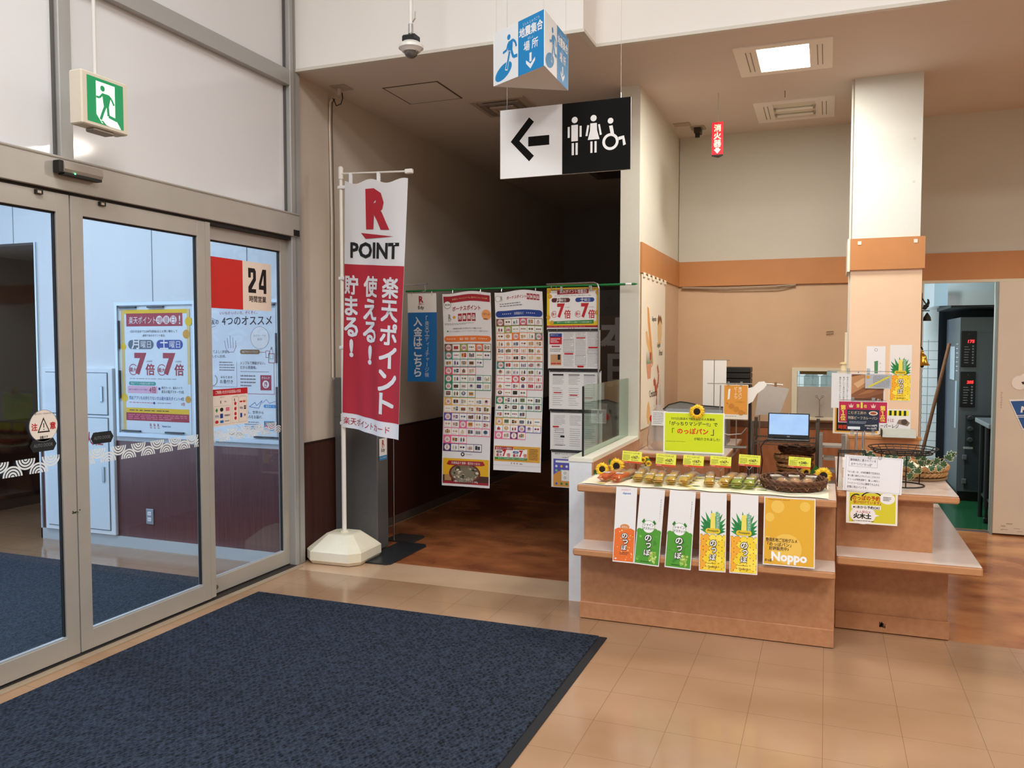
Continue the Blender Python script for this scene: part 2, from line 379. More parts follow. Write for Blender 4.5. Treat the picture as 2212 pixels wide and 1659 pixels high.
# ================================================================= THE SETTING
SOF = 3.48      # soffit height
def sbox(name, a, b, m, bev=0): return struct(MB().box(a, b, m, bev).build(name))
F_MAIN = tile_floor('floor_tile', '#af8d6f', '#9b795a', '#6f543b', 1.1, .13)
F_STRIP = tile_floor('floor_strip', '#c8a98b', '#b89878', '#a08468', 1.4, .16, False)
F_BROWN = tile_floor('floor_marbled', '#bd8350', '#84492a', '#74462c', 2.6, .15, False)
F_COR = tile_floor('floor_marbled_red', '#a8683f', '#7a452b', '#5e3a26', 3.2, .17, False)
F_GREEN = M('#1b4f30', .2, noise=.1)
fl = MB()
def quad(b, x0, y0, x1, y1, z, m): b.add([(x0, y0, z), (x1, y0, z), (x1, y1, z), (x0, y1, z)], [(0, 1, 2, 3)], m)
quad(fl, -10, -7, 9, 4.79, 0, F_MAIN)
quad(fl, -10, 4.79, -3.5, 11.4, 0, F_MAIN)
quad(fl, -3.5, 4.79, -1.31, 5.18, 0, F_STRIP); quad(fl, -3.5, 5.18, -1.31, 11.4, 0, F_COR)
quad(fl, -1.31, 4.79, 9, 4.855, 0, F_MAIN); quad(fl, -1.31, 4.855, 9, 7.9, 0, F_BROWN)
quad(fl, -1.31, 7.9, 9, 11.4, 0, F_GREEN)
fl.box((-10, -7, -.12), (9, 11.4, -.01), M('#777777'))
struct(fl.build('floor'))
# hall walls and ceiling around the camera
sbox('ceiling', (-3.62, -7, 5.2), (9, 5.4, 5.32), WALLW)
sbox('wall_rear', (-10, -7.12, 0), (9, -7, 5.3), WALLW)
sbox('wall_right', (9, -7, 0), (9.12, 11.4, 5.3), M('#cbb79c', .7))
# soffit over the corridor and the bakery
SOFM = M('#dacfc5', .75, noise=.03, nscale=2)
s = MB(); s.box((-3.62, 4.94, SOF), (-1.44, 11.5, SOF + .1), SOFM); s.box((-1.44, 5.22, SOF), (9, 11.5, SOF + .1), SOFM)
struct(s.build('ceiling_soffit'))
HD = M('#f3f2ef', .65, noise=.015, nscale=2)
s = MB(); s.box((-3.5, 4.93, SOF + .012), (-1.42, 5.05, 5.3), HD); s.box((-1.54, 5.05, SOF + .012), (-1.42, 5.33, 5.3), HD); s.box((-1.42, 5.21, SOF + .012), (9, 5.33, 5.3), HD)
struct(s.build('wall_header'))
s = MB(); t_ = M('#d8d5cc', .5)
s.box((-3.5, 4.922, SOF - .008), (-1.412, 4.96, SOF + .012), t_); s.box((-1.45, 4.96, SOF - .008), (-1.412, 5.202, SOF + .012), t_); s.box((-1.45, 5.202, SOF - .008), (9, 5.24, SOF + .012), t_)
struct(s.build('trim_1'))
# corridor
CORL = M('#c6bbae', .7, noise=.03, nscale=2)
sbox('wall_left', (-3.66, 4.98, 0), (-3.54, 11.4, SOF), CORL)
s = MB(); s.box((-3.54, 4.98, 0), (-3.525, 5.385, .845), WAINS); s.box((-3.54, 5.385, 0), (-3.525, 11.4, .845), WAINS); s.box((-3.54, 4.98, .845), (-3.522, 11.4, .86), M('#2a1712', .4)); struct(s.build('trim_2'))
sbox('baseboard_left', (-3.54, 5.6, 0), (-3.515, 11.4, .07), M('#574a42', .5))
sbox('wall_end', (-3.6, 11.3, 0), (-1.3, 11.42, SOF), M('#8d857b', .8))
# partition between corridor and bakery, its low front part with capping
PART = M('#dad8ca', .65, noise=.02)
s = MB(); s.box((-1.46, 6.09, 0), (-1.315, 11.3, SOF), PART); struct(s.build('wall_partition'))
s = MB(); s.box((-1.46, 4.80, 0), (-1.318, 6.09, .862), M('#dfe2e4', .5, noise=.04)); s.box((-1.463, 4.795, .862), (-1.312, 6.09, .885), M('#e8e6d6', .45)); s.box((-1.318, 4.80, .0), (-1.308, 6.12, .862), COUNTER); struct(s.build('wall_low'))
ORB = M('#c08450', .5, noise=.05, nscale=6)
PEACH = M('#dcc0a0', .62, noise=.04, nscale=4)
s = MB(); s.box((-1.315, 6.11, 2.108), (-1.298, 7.78, 2.335), ORB); s.box((-1.298, 7.765, 2.108), (9, 7.79, 2.335), ORB); struct(s.build('trim_3'))
s = MB(); s.box((-1.315, 6.12, 0), (-1.309, 7.79, 2.108), M('#cfb192', .6, noise=.05, nscale=5)); struct(s.build('trim_4'))
# back wall with the pass-through window and the kitchen doorway
WX0, WX1, WZ0, WZ1 = -.245, .30, .925, 1.335
BW = M('#cdad8a', .62, noise=.05, nscale=5)
s = MB()
for (x0, x1, z0, z1) in ((-1.31, WX0, 0, 2.12), (WX0, WX1, 0, WZ0), (WX0, WX1, WZ1, 2.12), (WX1, .74, 0, 2.12)): s.box((x0, 7.79, z0), (x1, 7.9, z1), BW)
s.box((-1.31, 7.79, 2.12), (9, 7.9, SOF), CREAM); s.box((1.30, 7.79, 0), (9, 7.9, 2.12), M('#d6cab6', .6, noise=.05))
struct(s.build('wall_back'))
s = MB(); WB = wood_mat('brown_dado', '#b5764f', '#a26643', (3, 3, 1), 8, .4)
s.box((-1.31, 7.778, 0), (.74, 7.79, .82), WB); s.box((-1.31, 7.772, .82), (.74, 7.79, .875), M('#70503c', .5)); struct(s.build('trim_5'))
s = MB(); wf = M('#ded6bd', .5)
s.box((WX0 - .045, 7.77, WZ0 - .04), (WX1 + .045, 7.79, WZ0), wf); s.box((WX0 - .045, 7.77, WZ1), (WX1 + .045, 7.79, WZ1 + .03), wf); s.box((WX0 - .045, 7.77, WZ0), (WX0, 7.79, WZ1), wf); s.box((WX1, 7.77, WZ0), (WX1 + .045, 7.79, WZ1), wf)
wo = struct(s.build('window_1'))
plab(MB().box((WX0, 7.80, WZ0), (WX1, 7.82, 1.196), M('#b3aca0', .4, noise=.04)).build('shutter_panel', wo), 'grey board closing the lower half')
scr = thing('glass_screen', 'clear glass screen with black front edge standing on the low partition wall', 'glass screen', (-1.392, 4.86, .886))
MB().box((-.004, .01, 0), (.004, 1.222, .435), SCREEN, .001).build('glass_sheet', scr); MB().box((-.006, 0, 0), (.006, .010, .432), BLACK, .002).build('edge_strip', scr)
# pillar
PX0, PX1, PY0, PY1 = .155, .60, 6.50, 6.95
s = MB(); s.box((PX0, PY0, 2.33), (PX1, PY1, SOF), M('#d6d9d3', .5, noise=.015)); s.box((PX0 - .008, PY0, 0), (PX1 + .018, PY1, 2.11), M('#e8c9a9', .6, noise=.03, nscale=4))
s.box((PX0 - .012, PY0 - .02, 2.11), (PX1 + .032, PY1 + .01, 2.335), ORB); s.box((PX0 - .03, PY0 - .022, 2.10), (PX0 - .012, PY1, 2.335), M('#e0dccb', .5))
s.box((PX0 - .02, PY0 + .03, 0), (PX0 - .008, PY0 + .05, SOF), M('#cfcbc0', .5))
for (x, z) in ((PX1 - .05, 3.02), (PX1 - .05, 2.72), (PX0 + .04, 2.99), (PX0 + .04, 2.69)): s.box((x - .008, PY0 - .002, z - .008), (x + .008, PY0, z + .008), M('#c9c8c0', .5))
for x in (PX0 + .05, PX1 - .03): s.box((x - .012, PY0 - .023, 2.29), (x + .012, PY0 - .02, 2.315), M('#e9ddd0', .5))
struct(s.build('wall_pillar'))
# kitchen door
s = MB(); df = M('#cfd3ca', .4); s.box((.74, 7.755, 2.085), (2.6, 7.785, 2.108), M('#d9cdb2', .5)); s.box((1.285, 7.74, 0), (1.305, 7.79, 2.085), M('#8f9c98', .4, metal=.5)); s.box((.74, 7.75, 0), (.755, 7.90, 2.085), df); s.box((.74, 7.79, 0), (1.30, 7.84, .006), STEEL)
struct(s.build('door_1'))
s = MB(); s.box((1.305, 7.735, .01), (2.45, 7.762, 2.085), M('#d9cdb9', .5, noise=.05, nscale=3), .003)
d2 = s.build('door_2'); struct(d2)
s = MB()
for i in range(26): 
    x = 1.33 + R.random() * .9; z = .02 + abs(R.gauss(0, .06)); s.box((x, 7.7345, z), (x + R.uniform(.01, .05), 7.735, z + R.uniform(.004, .012)), M('#b5a58c', .8))
for i in range(7): s.box((1.335 + .004 * R.random(), 7.7345, 1.05 + .02 * i), (1.345 + .006 * R.random(), 7.735, 1.065 + .02 * i), M('#bfb19b', .8))
plab(s.build('scuff_marks', d2), 'grey scuffs on the door')
# kitchen beyond
KT = wall_tile_mat(); KW = M('#d6e2e6', .4)
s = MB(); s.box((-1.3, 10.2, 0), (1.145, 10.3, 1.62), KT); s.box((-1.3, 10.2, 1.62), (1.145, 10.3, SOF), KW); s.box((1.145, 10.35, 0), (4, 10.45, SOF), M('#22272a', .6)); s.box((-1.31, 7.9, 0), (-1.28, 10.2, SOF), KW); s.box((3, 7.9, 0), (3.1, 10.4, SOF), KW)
struct(s.build('wall_kitchen'))

# ---------------------------------------------------------------- left glass front
GX = -3.5
s = MB(); s.box((GX - .12, 4.86, 0), (GX, 4.975, 5.2), ALU2, .004); s.box((GX - .005, 4.90, 0), (GX + .004, 4.915, 5.2), M('#8e8b84', .4)); struct(s.build('trim_6'))
s = MB(); s.box((GX - .12, 3.02, 2.49), (GX - .01, 3.095, 5.2), ALU2, .004); struct(s.build('trim_7'))
s = MB(); s.box((GX - .10, -2.2, 3.362), (GX, 4.86, 3.468), ALU2, .003); struct(s.build('trim_8'))
s = MB(); s.box((GX - .12, -2.2, 2.325), (GX + .015, 4.93, 2.488), ALU, .003); s.box((GX - .0, -2.2, 2.474), (GX + .018, 4.93, 2.480), M('#8b8479', .4)); s.box((GX + .0, 4.86, 2.33), (GX + .019, 4.925, 2.372), BLACK)
s.box((GX - .1, -2.2, 2.30), (GX - .01, 4.86, 2.326), M('#1b1917', .6)); struct(s.build('trim_9'))  # dark strip paints the beam's shadow above the door leaves
FROST = M('#e0e3e8', .1, spec=.6, noise=.01, nscale=1)
for n, (y0, y1, z0, z1) in enumerate(((-2.2, 3.02, 2.488, 5.2), (3.095, 4.86, 2.488, 3.362), (3.095, 4.86, 3.468, 5.2))):
    s = MB(); s.box((GX - .06, y0, z0), (GX - .05, y1, z1), FROST); s.box((GX - .05, y1 - .012, z0), (GX - .035, y1, z1), M('#5a5a58', .5)); o = s.build('window_%d' % (n + 2)); struct(o)
def leaf(name, y0, y1, x0, st=.07, bot=.115, glass_top=2.218, top=2.31):
    s = MB(); t = .038
    s.box((x0 - t, y0, .015), (x0, y0 + st, top), ALU, .002); s.box((x0 - t, y1 - st, .015), (x0, y1, top), ALU, .002)
    s.box((x0 - t, y0 + st, .015), (x0, y1 - st, bot), ALU, .002); s.box((x0 - t, y0 + st, glass_top), (x0, y1 - st, top), ALU, .002)
    s.box((x0 - t * .6, y0 + st - .001, bot), (x0 - t * .4 + .012, y1 - st, bot + .008), M('#c9d4da', .3, metal=.4)); s.box((x0 - t * .7, y1 - st - .008, bot), (x0 - t * .3, y1 - st, glass_top), RUBBER)
    s.box((x0 - t * .7, y0 + st, glass_top - .008), (x0 - t * .3, y1 - st, glass_top), RUBBER)
    o = struct(s.build(name))
    g = MB().box((x0 - t * .5 - .003, y0 + st, bot), (x0 - t * .5 + .003, y1 - st, glass_top), GLASS).build('glass_pane', o)
    return o
dA = leaf('door_3', 2.02, 3.05, GX - .002, .075)
dB = leaf('door_4', 3.058, 4.005, GX - .002, .072)
plab(MB().box((GX - .025, 3.998, .02), (GX + .001, 4.04, 2.31), ALU).build('edge_strip', dB), 'narrow closing strip')
dC = leaf('door_5', 4.00, 4.862, GX - .048, .07)
dD = leaf('door_6', -.2, 1.98, GX - .048, .07)
m_ = M('#4e5a3c', .8)
s = MB()
for i in range(14): y = 3.02 + R.random() * .05; z = .73 + R.random() * .012; s.box((GX - .0018, y, z), (GX - .0008, y + .006, z + .005), m_)
plab(s.build('paint_chip', dA), 'chipped greenish mark at the meeting edge')
for d, y in ((dA, 2.87), (dB, 3.235)):
    b = MB(); b.box((GX - .002, y - .012, 2.286), (GX + .012, y + .026, 2.306), BLACK); b.box((GX + .006, y - .004, 2.29), (GX + .0125, y + .016, 2.302), M('#b9ad9a', .4)); b.build('guide_clip', d)
b = MB()
for yy in (4.1,): b.lathe([(.014, 0), (.014, .002), (.008, .003), (.008, .001)], M('#6f6454', .4), (0, 0, 0), 16, fn=lambda x, y, z: (GX - .048 + z, 4.10 + x, .055 + y))
plab(b.build('lock_cylinder', dC), 'round lock in the bottom rail')
# threshold track on the floor
s = MB(); s.box((GX - .10, -2.2, 0), (GX + .012, 4.86, .008), M('#2b2724', .5)); s.box((GX + .012, -2.2, 0), (GX + .06, 4.86, .006), M('#b8a58d', .35, metal=.3)); s.box((GX - .12, -2.2, 0), (GX - .10, 4.86, .012), ALU); struct(s.build('trim_10'))
# patterned manifestation band on the glass (waves of concentric arcs)
def wave_band(y0, y1, x, z0, z1, parent):
    W = y1 - y0; H = z1 - z0; sh = Sheet(W, H, GLASS, thick=.0001); sh.b = MB(); m = M('#e8f1f6', .6); q = W / H; P_ = .068 / W
    n = int(1 / P_) + 2; mm = m
    def cring(cx, top, r, t):
        pts = []; k = 14
        for i in range(k + 1):
            a = PI * i / k
            for rr_ in (r, r - t):
                px = cx + rr_ * math.cos(a) / W; pz = rr_ * math.sin(a) / H; pts.append((min(1, max(0, px)), (pz if top else 1 - pz)))
        sh.raw(pts, mm, 1, [(2 * i, 2 * i + 2, 2 * i + 3, 2 * i + 1) for i in range(k)])
    off = -((y0 + 10) % .068) / W
    for i in range(-1, n):
        cx = off + i * P_
        if cx < -P_ or cx > 1 + P_: continue
        odd = int(round((y0 + cx * W) / .068)) % 2
        for r in (.0505, .0365, .0225): cring(cx, odd, r, .0088)
        cring(cx, odd, .0088, .0087)
    o = sh.build('wave_band_sticker', (x, (y0 + y1) / 2, z0), rad(90), parent=parent); plab(o, 'white band of wave arcs across the glass'); return o
wave_band(2.10, 2.97, GX - .014, .962, 1.036, dA); wave_band(3.132, 3.93, GX - .014, .962, 1.036, dB); wave_band(4.075, 4.79, GX - .060, .962, 1.036, dC)

# ---------------------------------------------------------------- vestibule behind the glass
VY = 4.845
s = MB(); VW = M('#dfe6e8', .55, noise=.02, nscale=2)
s.box((-5.93, VY, .83), (-3.62, VY + .12, 3.5), VW); s.box((-5.93, VY, 0), (-3.62, VY + .12, .83), VWAINS); s.box((-7.4, VY, 2.39), (-5.93, VY + .12, 3.5), VW)
for x in (-4.742, -3.874, -6.18): s.box((x - .004, VY - .001, .9 if x > -5.9 else 2.39), (x + .004, VY, 3.4), M('#7f8d93', .6))
struct(s.build('wall_vestibule'))
s = MB(); s.box((-5.945, VY - .012, 0), (-3.62, VY, .085), M('#b9c2c4', .4)); s.box((-5.945, VY - .012, 0), (-5.93, VY, 2.39), M('#c5d4dc', .3, metal=.4)); struct(s.build('baseboard_vestibule'))
s = MB(); s.box((-7.4, 4.4, 0), (-7.3, 11.4, 3.5), M('#6b6760', .6)); s.box((-7.3, 4.4, 0), (-7.28, 11.4, .1), M('#4a3f3a', .5)); s.box((-7.3, 5.0, .1), (-7.27, 11.4, .85), M('#2a1d1b', .4)); struct(s.build('wall_outer'))
sbox('wall_lobby_end', (-7.4, 9.0, 0), (-3.66, 9.1, 3.5), M('#5c5852', .7))
sbox('ceiling_lobby', (-7.4, VY + .12, 2.39), (-3.66, 9, 2.45), M('#b8b4ac', .7))
sbox('ceiling_vestibule', (-7.4, -2.2, 3.5), (-3.62, VY + .12, 3.6), M('#dfe4e6', .7))
sbox('wall_vestibule_near', (-7.4, -2.3, 0), (-3.5, -2.2, 5.2), VW)
# outer entrance frame towards the street
s = MB()
for y in (-2.2, -.2, 1.8, 3.2, 4.38): s.box((-7.42, y - .04, 0), (-7.34, y + .04, 3.5), ALU2)
s.box((-7.42, -2.2, 2.4), (-7.34, 4.4, 2.52), ALU2); s.box((-7.42, -2.2, 0), (-7.34, 4.4, .1), ALU2); struct(s.build('door_7'))
# ================================================================= THINGS BY THE ENTRANCE
PAP = M('#e9e8ea', .45); PAPC = M('#e8e6e4', .28, coat=.4)
RED = M('#c2202a', .5); DRED = M('#a32430', .5); BLK = M('#1f1c1b', .5); GRY = M('#8b8b8e', .5); BLUE = M('#1f6fb8', .5); NAVY = M('#22408f', .5)
YEL = M('#eec51e', .5); GRN = M('#2f8a3c', .5); LGRN = M('#8fc641', .5); ORG = M('#ef8a2c', .5); WHT = M('#f1f0ee', .5); GOLD = M('#dba33a', .5); BRN = M('#6d4a33', .5); PINK = M('#e2718f', .5)
LW = rad(90)
def logo_r(sh, x0, y0, x1, y1, m, k=2, under=True):
    """bold R over a tapering underline"""
    h = (y1 - y0); sh.text('R', x0 + (x1 - x0) * .12, y0, x1 - (x1 - x0) * .12, y0 + h * .8, m, k, .04, fill=True)
    if under: sh.raw([(x0, y0 + h * .87), (x1, y0 + h * .93), (x0 + (x1 - x0) * .14, y1)], m, k)

# --- posters in the light frame on the vestibule wall
t = thing('poster_display_frame', 'silver light-box frame holding two posters on the vestibule wall', 'display frame', (-4.34, VY - .012, .868))
s = MB(); fr = M('#bcc7cc', .3, metal=.5)
s.box((-.76, -.014, 0), (.76, .012, .03), fr); s.box((-.76, -.014, 1.0), (.76, .012, 1.025), fr); s.box((-.76, -.014, .03), (-.735, .012, 1.0), fr); s.box((.735, -.014, .03), (.76, .012, 1.0), fr); s.box((-.012, -.012, .03), (.012, .012, 1.0), fr)
s.build('frame', t); MB().box((-.735, 0, .03), (.735, .01, 1.0), M('#d7e3e8', .3)).build('backing_board', t)
for (x, z, a, b) in ((-.635, .985, .16, 0), (-.36, .985, .14, 0), (.28, .985, .1, 0), (.69, .985, .03, 0), (-.725, .78, 0, .2), (-.725, .4, 0, .2), (.725, .68, 0, .2), (.725, .25, 0, .3), (-.62, .045, .17, 0), (-.2, .045, .16, 0), (.63, .045, .2, 0)):
    MB().box((x - a / 2 - .006, -.018, z - b / 2 - .006), (x + a / 2 + .006, -.002, z + b / 2 + .006), M('#3c4248', .4)).build('clip_strip', t)
p = Sheet(.66, .93, M('#dce9ef', .35)); r_ = M('#a83444', .45); bl = M('#2c4da0', .45)
p.rect(0, 0, 1, .035, YEL); p.rect(0, 0, .05, 1, M('#d9c27a', .5)); p.rect(.96, 0, 1, .6, M('#e3cf8e', .5)); p.circ(.985, .1, .05, YEL, 2); p.circ(.03, .3, .04, YEL, 2); p.circ(.03, .72, .05, YEL, 2); p.circ(.95, .2, .05, GOLD, 2); p.circ(.96, .72, .04, GOLD, 2)
p.rect(.08, .03, .90, .135, r_, 1); p.text('楽天ポイント', .12, .055, .52, .115, WHT, 3)
for i, c in enumerate('増量日'): p.circ(.57 + i * .1, .085, .048, WHT, 2); p.text(c, .535 + i * .1, .06, .605 + i * .1, .112, r_, 3)
p.text('!', .84, .05, .88, .12, WHT, 3)
p.text('1回のお会計で2,500円(税抜)以上お買い物をして', .1, .165, .86, .19, M('#43434a', .5)); p.text('(通常で楽天ポイント進呈)', .28, .2, .68, .222, M('#43434a', .5))
for x, c, d, mm in ((.1, '月', '曜日', M('#5a6a78', .4)), (.52, '土', '曜日', bl)):
    p.rr(x, .245, x + .38, .32, mm, 1); p.text(c, x + .05, .232, x + .17, .318, WHT, 3, .03); p.text(d, x + .19, .255, x + .34, .31, WHT, 3)
    p.text('7', x + .09, .35, x + .27, .53, r_, 2, .05, fill=True); p.text('倍', x + .25, .44, x + .39, .53, r_, 2, .04); p.ring(x + .07, .487, .065, .009, r_, 1, a0=40, a1=320); p.text('最大', x + .015, .47, x + .12, .505, r_, 2, .02); p.text('3.5%相当', x + .25, .41, x + .37, .425, GRY)
p.dashes(.12, .555, .82, .565, 1, GRY)
p.rr(.1, .585, .5, .615, M('#2aa198', .5)); p.text('西友アプリの利用が必要です!', .13, .59, .47, .61, WHT, 3)
p.rect(.08, .62, .52, .68, M('#e6b8ce', .5)); p.text('西友アプリの楽天ポイントカードを提示で', .1, .63, .38, .67, NAVY, 2); p.text('4倍', .40, .625, .50, .675, r_, 2, .03); p.circ(.55, .64, .016, NAVY, 2)
p.text('楽天カード、楽天ペイで', .58, .62, .88, .642, BLK); p.text('楽天の電子マネーで3倍', .58, .65, .9, .675, BLK)
p.text('西友アプリもお持ちでない方は最大楽天ポイント4倍', .1, .70, .9, .735, NAVY); p.dashes(.1, .75, .5, .762, 1, PINK); p.circ(.47, .757, .014, NAVY, 2); p.dashes(.52, .75, .82, .762, 1, GRY); p.text('3倍', .85, .745, .92, .772, r_)
p.rect(.05, .80, .97, .84, YEL); p.dashes(.1, .812, .9, .828, 1, BRN, 2); p.rect(.05, .84, .97, .905, r_); p.dashes(.08, .85, .95, .895, 3, PINK, 2)
for i in range(3): p.text('R', .4 + i * .055, .925, .43 + i * .055, .95, DRED); p.rect(.4 + i * .055, .957, .43 + i * .055, .962, DRED)
p.text('Rakuten Card', .58, .925, .70, .96, NAVY)
tag(p.build('poster', (-4.715, VY - .0145, .905)), 'campaign poster with two red 7倍 figures seen through the middle glass door', 'poster')
p = Sheet(.62, .93, M('#dfe9ee', .35)); bk = M('#2a2f36', .5)
p.text('いいもの いろいろ、ぞくぞく。', .22, .015, .75, .04, r_); p.line(.04, .05, .2, .09, .004, bk); p.line(.04, .15, .16, .125, .004, bk)
p.text('西友の', .04, .075, .2, .115, bk, 2, .02); p.text('4つのオススメ', .25, .055, .95, .12, bk, 2, .02)
p.circ(.78, .22, .13, WHT, 1); p.ring(.78, .22, .13, .004, GRY, 2); p.text('ロゴマークが', .69, .195, .87, .212, GRY); p.text('目印!', .73, .222, .83, .24, GRY)
for i in range(5): p.line(.3 + i * .035, .3, .28 + i * .04, .2 + .02 * abs(i - 2), .006, GRY)
p.path([(.3, .3), (.33, .33), (.41, .33), (.45, .28)], .006, GRY)
p.rr(.5, .31, .78, .345, M('#8b6f42', .5)); p.text('西友プライベートブランド', .53, .317, .75, .338, WHT, 3); p.line(.78, .33, .86, .33, .005, r_)
p.path([(.86, .32), (.86, .37), (.9, .37), (.91, .32), (.86, .32)], .005, r_, 2); p.rect(.93, .29, .95, .31, GRY, 2); p.path([(.93, .3), (.915, .33), (.915, .38), (.96, .38), (.96, .33), (.945, .3)], .005, GRY, 2); p.path([(.9, .34), (.9, .41), (.98, .41), (.98, .34), (.9, .34)], .006, r_, 3)
p.text('食べてよし! 評価も', .03, .315, .35, .34, bk, 1); p.text('だんぜん好評。', .03, .352, .32, .376, bk, 1)
p.text('シンプルで無駄がない。', .5, .40, .85, .425, bk); p.text('だから低価格。', .5, .435, .73, .46, bk); p.line(.5, .48, .9, .48, .004, bk)
p.dashes(.5, .50, .72, .60, 4, GRY); p.rect(.78, .505, .93, .62, r_, 2); p.text('きほんの', .80, .515, .91, .535, WHT, 3); p.circ(.855, .575, .045, WHT, 3); p.text('き', .825, .555, .885, .595, r_, 4, .03)
p.path([(.97, .41), (.97, .65), (.44, .65), (.44, .62)], .005, r_, 1); p.dashes(.2, .40, .42, .48, 4, GRY); p.text('みなさまの', .2, .515, .40, .535, bk); p.text('お墨付き', .2, .545, .40, .575, bk, 2); p.ring(.1, .55, .07, .01, GRY, 2, a0=200, a1=420); p.path([(0, .6), (.45, .6), (.45, .4)], .004, GRY)
p.text('西友モール', .38, .685, .5, .70, GOLD); p.path([(.62, .75), (.7, .715), (.72, .74), (.8, .70), (.75, .76), (.62, .75)], .006, BLUE); p.path([(.8, .72), (.86, .69), (.9, .72), (1, .70)], .005, BLUE); p.rr(.82, .73, 1, .755, M('#3a9bd5', .5)); p.text('直送モール', .85, .735, .97, .75, WHT, 3)
p.text('だから、世界から', .5, .78, .82, .805, bk); p.text('いいものをお届け。', .5, .815, .80, .84, bk); p.dashes(.55, .86, .78, .93, 4, GRY)
p.rect(.82, .855, .97, .93, M('#68b8e6', .5)); p.rect(.83, .86, .96, .89, BLK, 2); p.text('SEIYU', .84, .863, .95, .887, WHT, 3); p.rr(.83, .892, .96, .91, PINK, 2)
p.path([(.02, .86), (.2, .87), (.3, .90), (.42, .89), (.5, .92)], .003, GRY); p.text('FOR LIVIN', .3, .955, .55, .975, bk)
tag(p.build('poster', (-3.935, VY - .0145, .895)), 'white poster reading 4つのオススメ behind the fixed glass panel', 'poster')
# --- hydrant cabinet and outlet
t = thing('hydrant_cabinet', 'white fire hydrant cabinet in the vestibule wall with red 栓 lettering', 'cabinet', (-5.50, VY, .09))
cw = M('#e4eef2', .4); MB().box((-.37, -.03, 0), (.37, -.001, 1.30), cw, .004).build('body', t)
def cdoor(x0, x1, z0, z1, hx):
    d = MB().box((x0, -.038, z0), (x1, -.031, z1), M('#dce9ee', .35), .002).build('door', t)
    MB().box((x0, -.0315, z0 - .006), (x1 + .006, -.0302, z1 + .006), M('#5c6c74', .5)).build('door_gap', t)
    if hx: h = MB(); h.box((hx - .014, -.048, (z0 + z1) / 2 - .06 + .0), (hx + .014, -.038, (z0 + z1) / 2 + .06), M('#aeb9bf', .3, metal=.6), .003); h.build('handle', d)
cdoor(-.33, .32, .94, 1.26, .27); 
cdoor(-.33, .32, .04, .91, .27)
p = Sheet(.28, .1, cw, thick=.0002); p.text('消火栓', 0, 0, 1, 1, r_, 1, .03); p.build('red_lettering', (0.13, -.0385, .70), parent=t)
t = thing('wall_outlet', 'metal double wall outlet low on the purple-brown vestibule wall', 'outlet', (-4.81, VY - .001, .2))
MB().box((-.036, -.008, 0), (.036, 0, .118), M('#b6bcc0', .3, metal=.7), .002).build('cover_plate', t); s = MB()
for z in (.03, .075): s.box((-.017, -.011, z - .005), (.017, -.008, z + .022), WHT); s.box((-.008, -.0115, z + .003), (-.005, -.011, z + .014), BLK); s.box((.005, -.0115, z + .003), (.008, -.011, z + .014), BLK)
s.build('socket', t)
# --- outer door mat and the big mat
OM = woven_mat('grey_mesh', '#14181c', '#4a525b', 95, .8)
t = thing('door_mat', 'grey-blue ribbed mat on the vestibule floor outside the glass doors', 'mat', (-5.5, 2.0, 0))
MB().box((-1.75, -3.6, .0005), (1.82, 2.37, .007), OM, .002).build('pile', t)
NM = woven_mat('navy_pile', '#06080b', '#343d4c', 62, .6)
t = thing('floor_mat', 'large dark navy mat with black rubber edge on the tiles inside the doors', 'mat', (-2.24, 2.2, 0))
s = MB(); e = RUBBER
def rim(x0, y0, x1, y1): s.box((x0, y0, .0005), (x1, y1, .005), e, .002)
rim(1.12, -2.6, 1.165, 2.045); rim(-1.10, -2.6, 1.12, -2.56); s.build('rubber_edge', t)
MB().box((-1.105, -2.56, .0005), (1.12, 2.045, .010), NM, .004).build('pile', t)

# --- signs and stickers on the glass
p = Sheet(.65, .318, WHT); p.rect(0, 0, .55, 1, M('#cf2a22', .45)); p.rect(.55, 0, 1, 1, M('#efe2d4', .5)); 
g = M('#14110f', .5)
def glyph(pts): p.path(pts, .028, g, 2)
p.raw([(.635, .13), (.735, .13), (.755, .19), (.755, .37), (.685, .56), (.755, .56), (.755, .64), (.635, .64), (.635, .52), (.71, .34), (.71, .22), (.675, .22), (.675, .33), (.635, .33)], g, 2, [(0, 1, 2, 9 + 1, 11, 12, 13), (2, 3, 9, 10), (3, 4, 8, 9), (4, 5, 6, 7, 8)])
p.raw([(.86, .13), (.92, .13), (.92, .64), (.875, .64), (.875, .56), (.80, .56), (.80, .44)], g, 2, [(0, 1, 2, 3, 4, 5, 6)]); p.raw([(.875, .25), (.875, .47), (.835, .47)], M('#efe2d4', .5), 3)
p.text('時間営業', .635, .70, .925, .83, g, 2, .035)
tag(p.build('opening_hours_sign', (GX - .058, 4.372, 1.80), LW), 'red and cream sign reading 24時間営業 on the fixed glass panel', 'sign')
p = Sheet(.38, .235, M('#f0e6dc', .5)); p.rect(0, 0, 1, .17, RED); p.text('ご利用いただけるお支払い方法', .2, .035, .82, .13, WHT, 2, .02)
for x, tt in ((.05, 'ポイント'), (.3, '電子マネー'), (.62, 'コード決済'), (.8, 'クレジット')): p.text(tt, x, .2, x + .14, .235, GRY)
p.text('R', .07, .33, .11, .43, BLK); p.text('R', .31, .30, .34, .4, BLK); p.text('R', .65, .28, .68, .36, BLK); p.text('Pay', .41, .32, .46, .37, BLK); p.frame(.16, .45, .56, .95, .003, GRY); p.frame(.6, .24, .76, .95, .003, GRY); p.frame(.77, .24, .97, .95, .003, GRY)
p.raw([(.22, .5), (.25, .56), (.22, .62), (.19, .56)], GRN, 2); p.rr(.3, .5, .38, .6, BLK, 2); p.rect(.44, .5, .53, .6, PINK, 2); p.text('WA', .18, .68, .27, .76, BLUE); p.rect(.3, .66, .37, .78, NAVY, 2); p.text('nanaco', .41, .68, .54, .75, BLK)
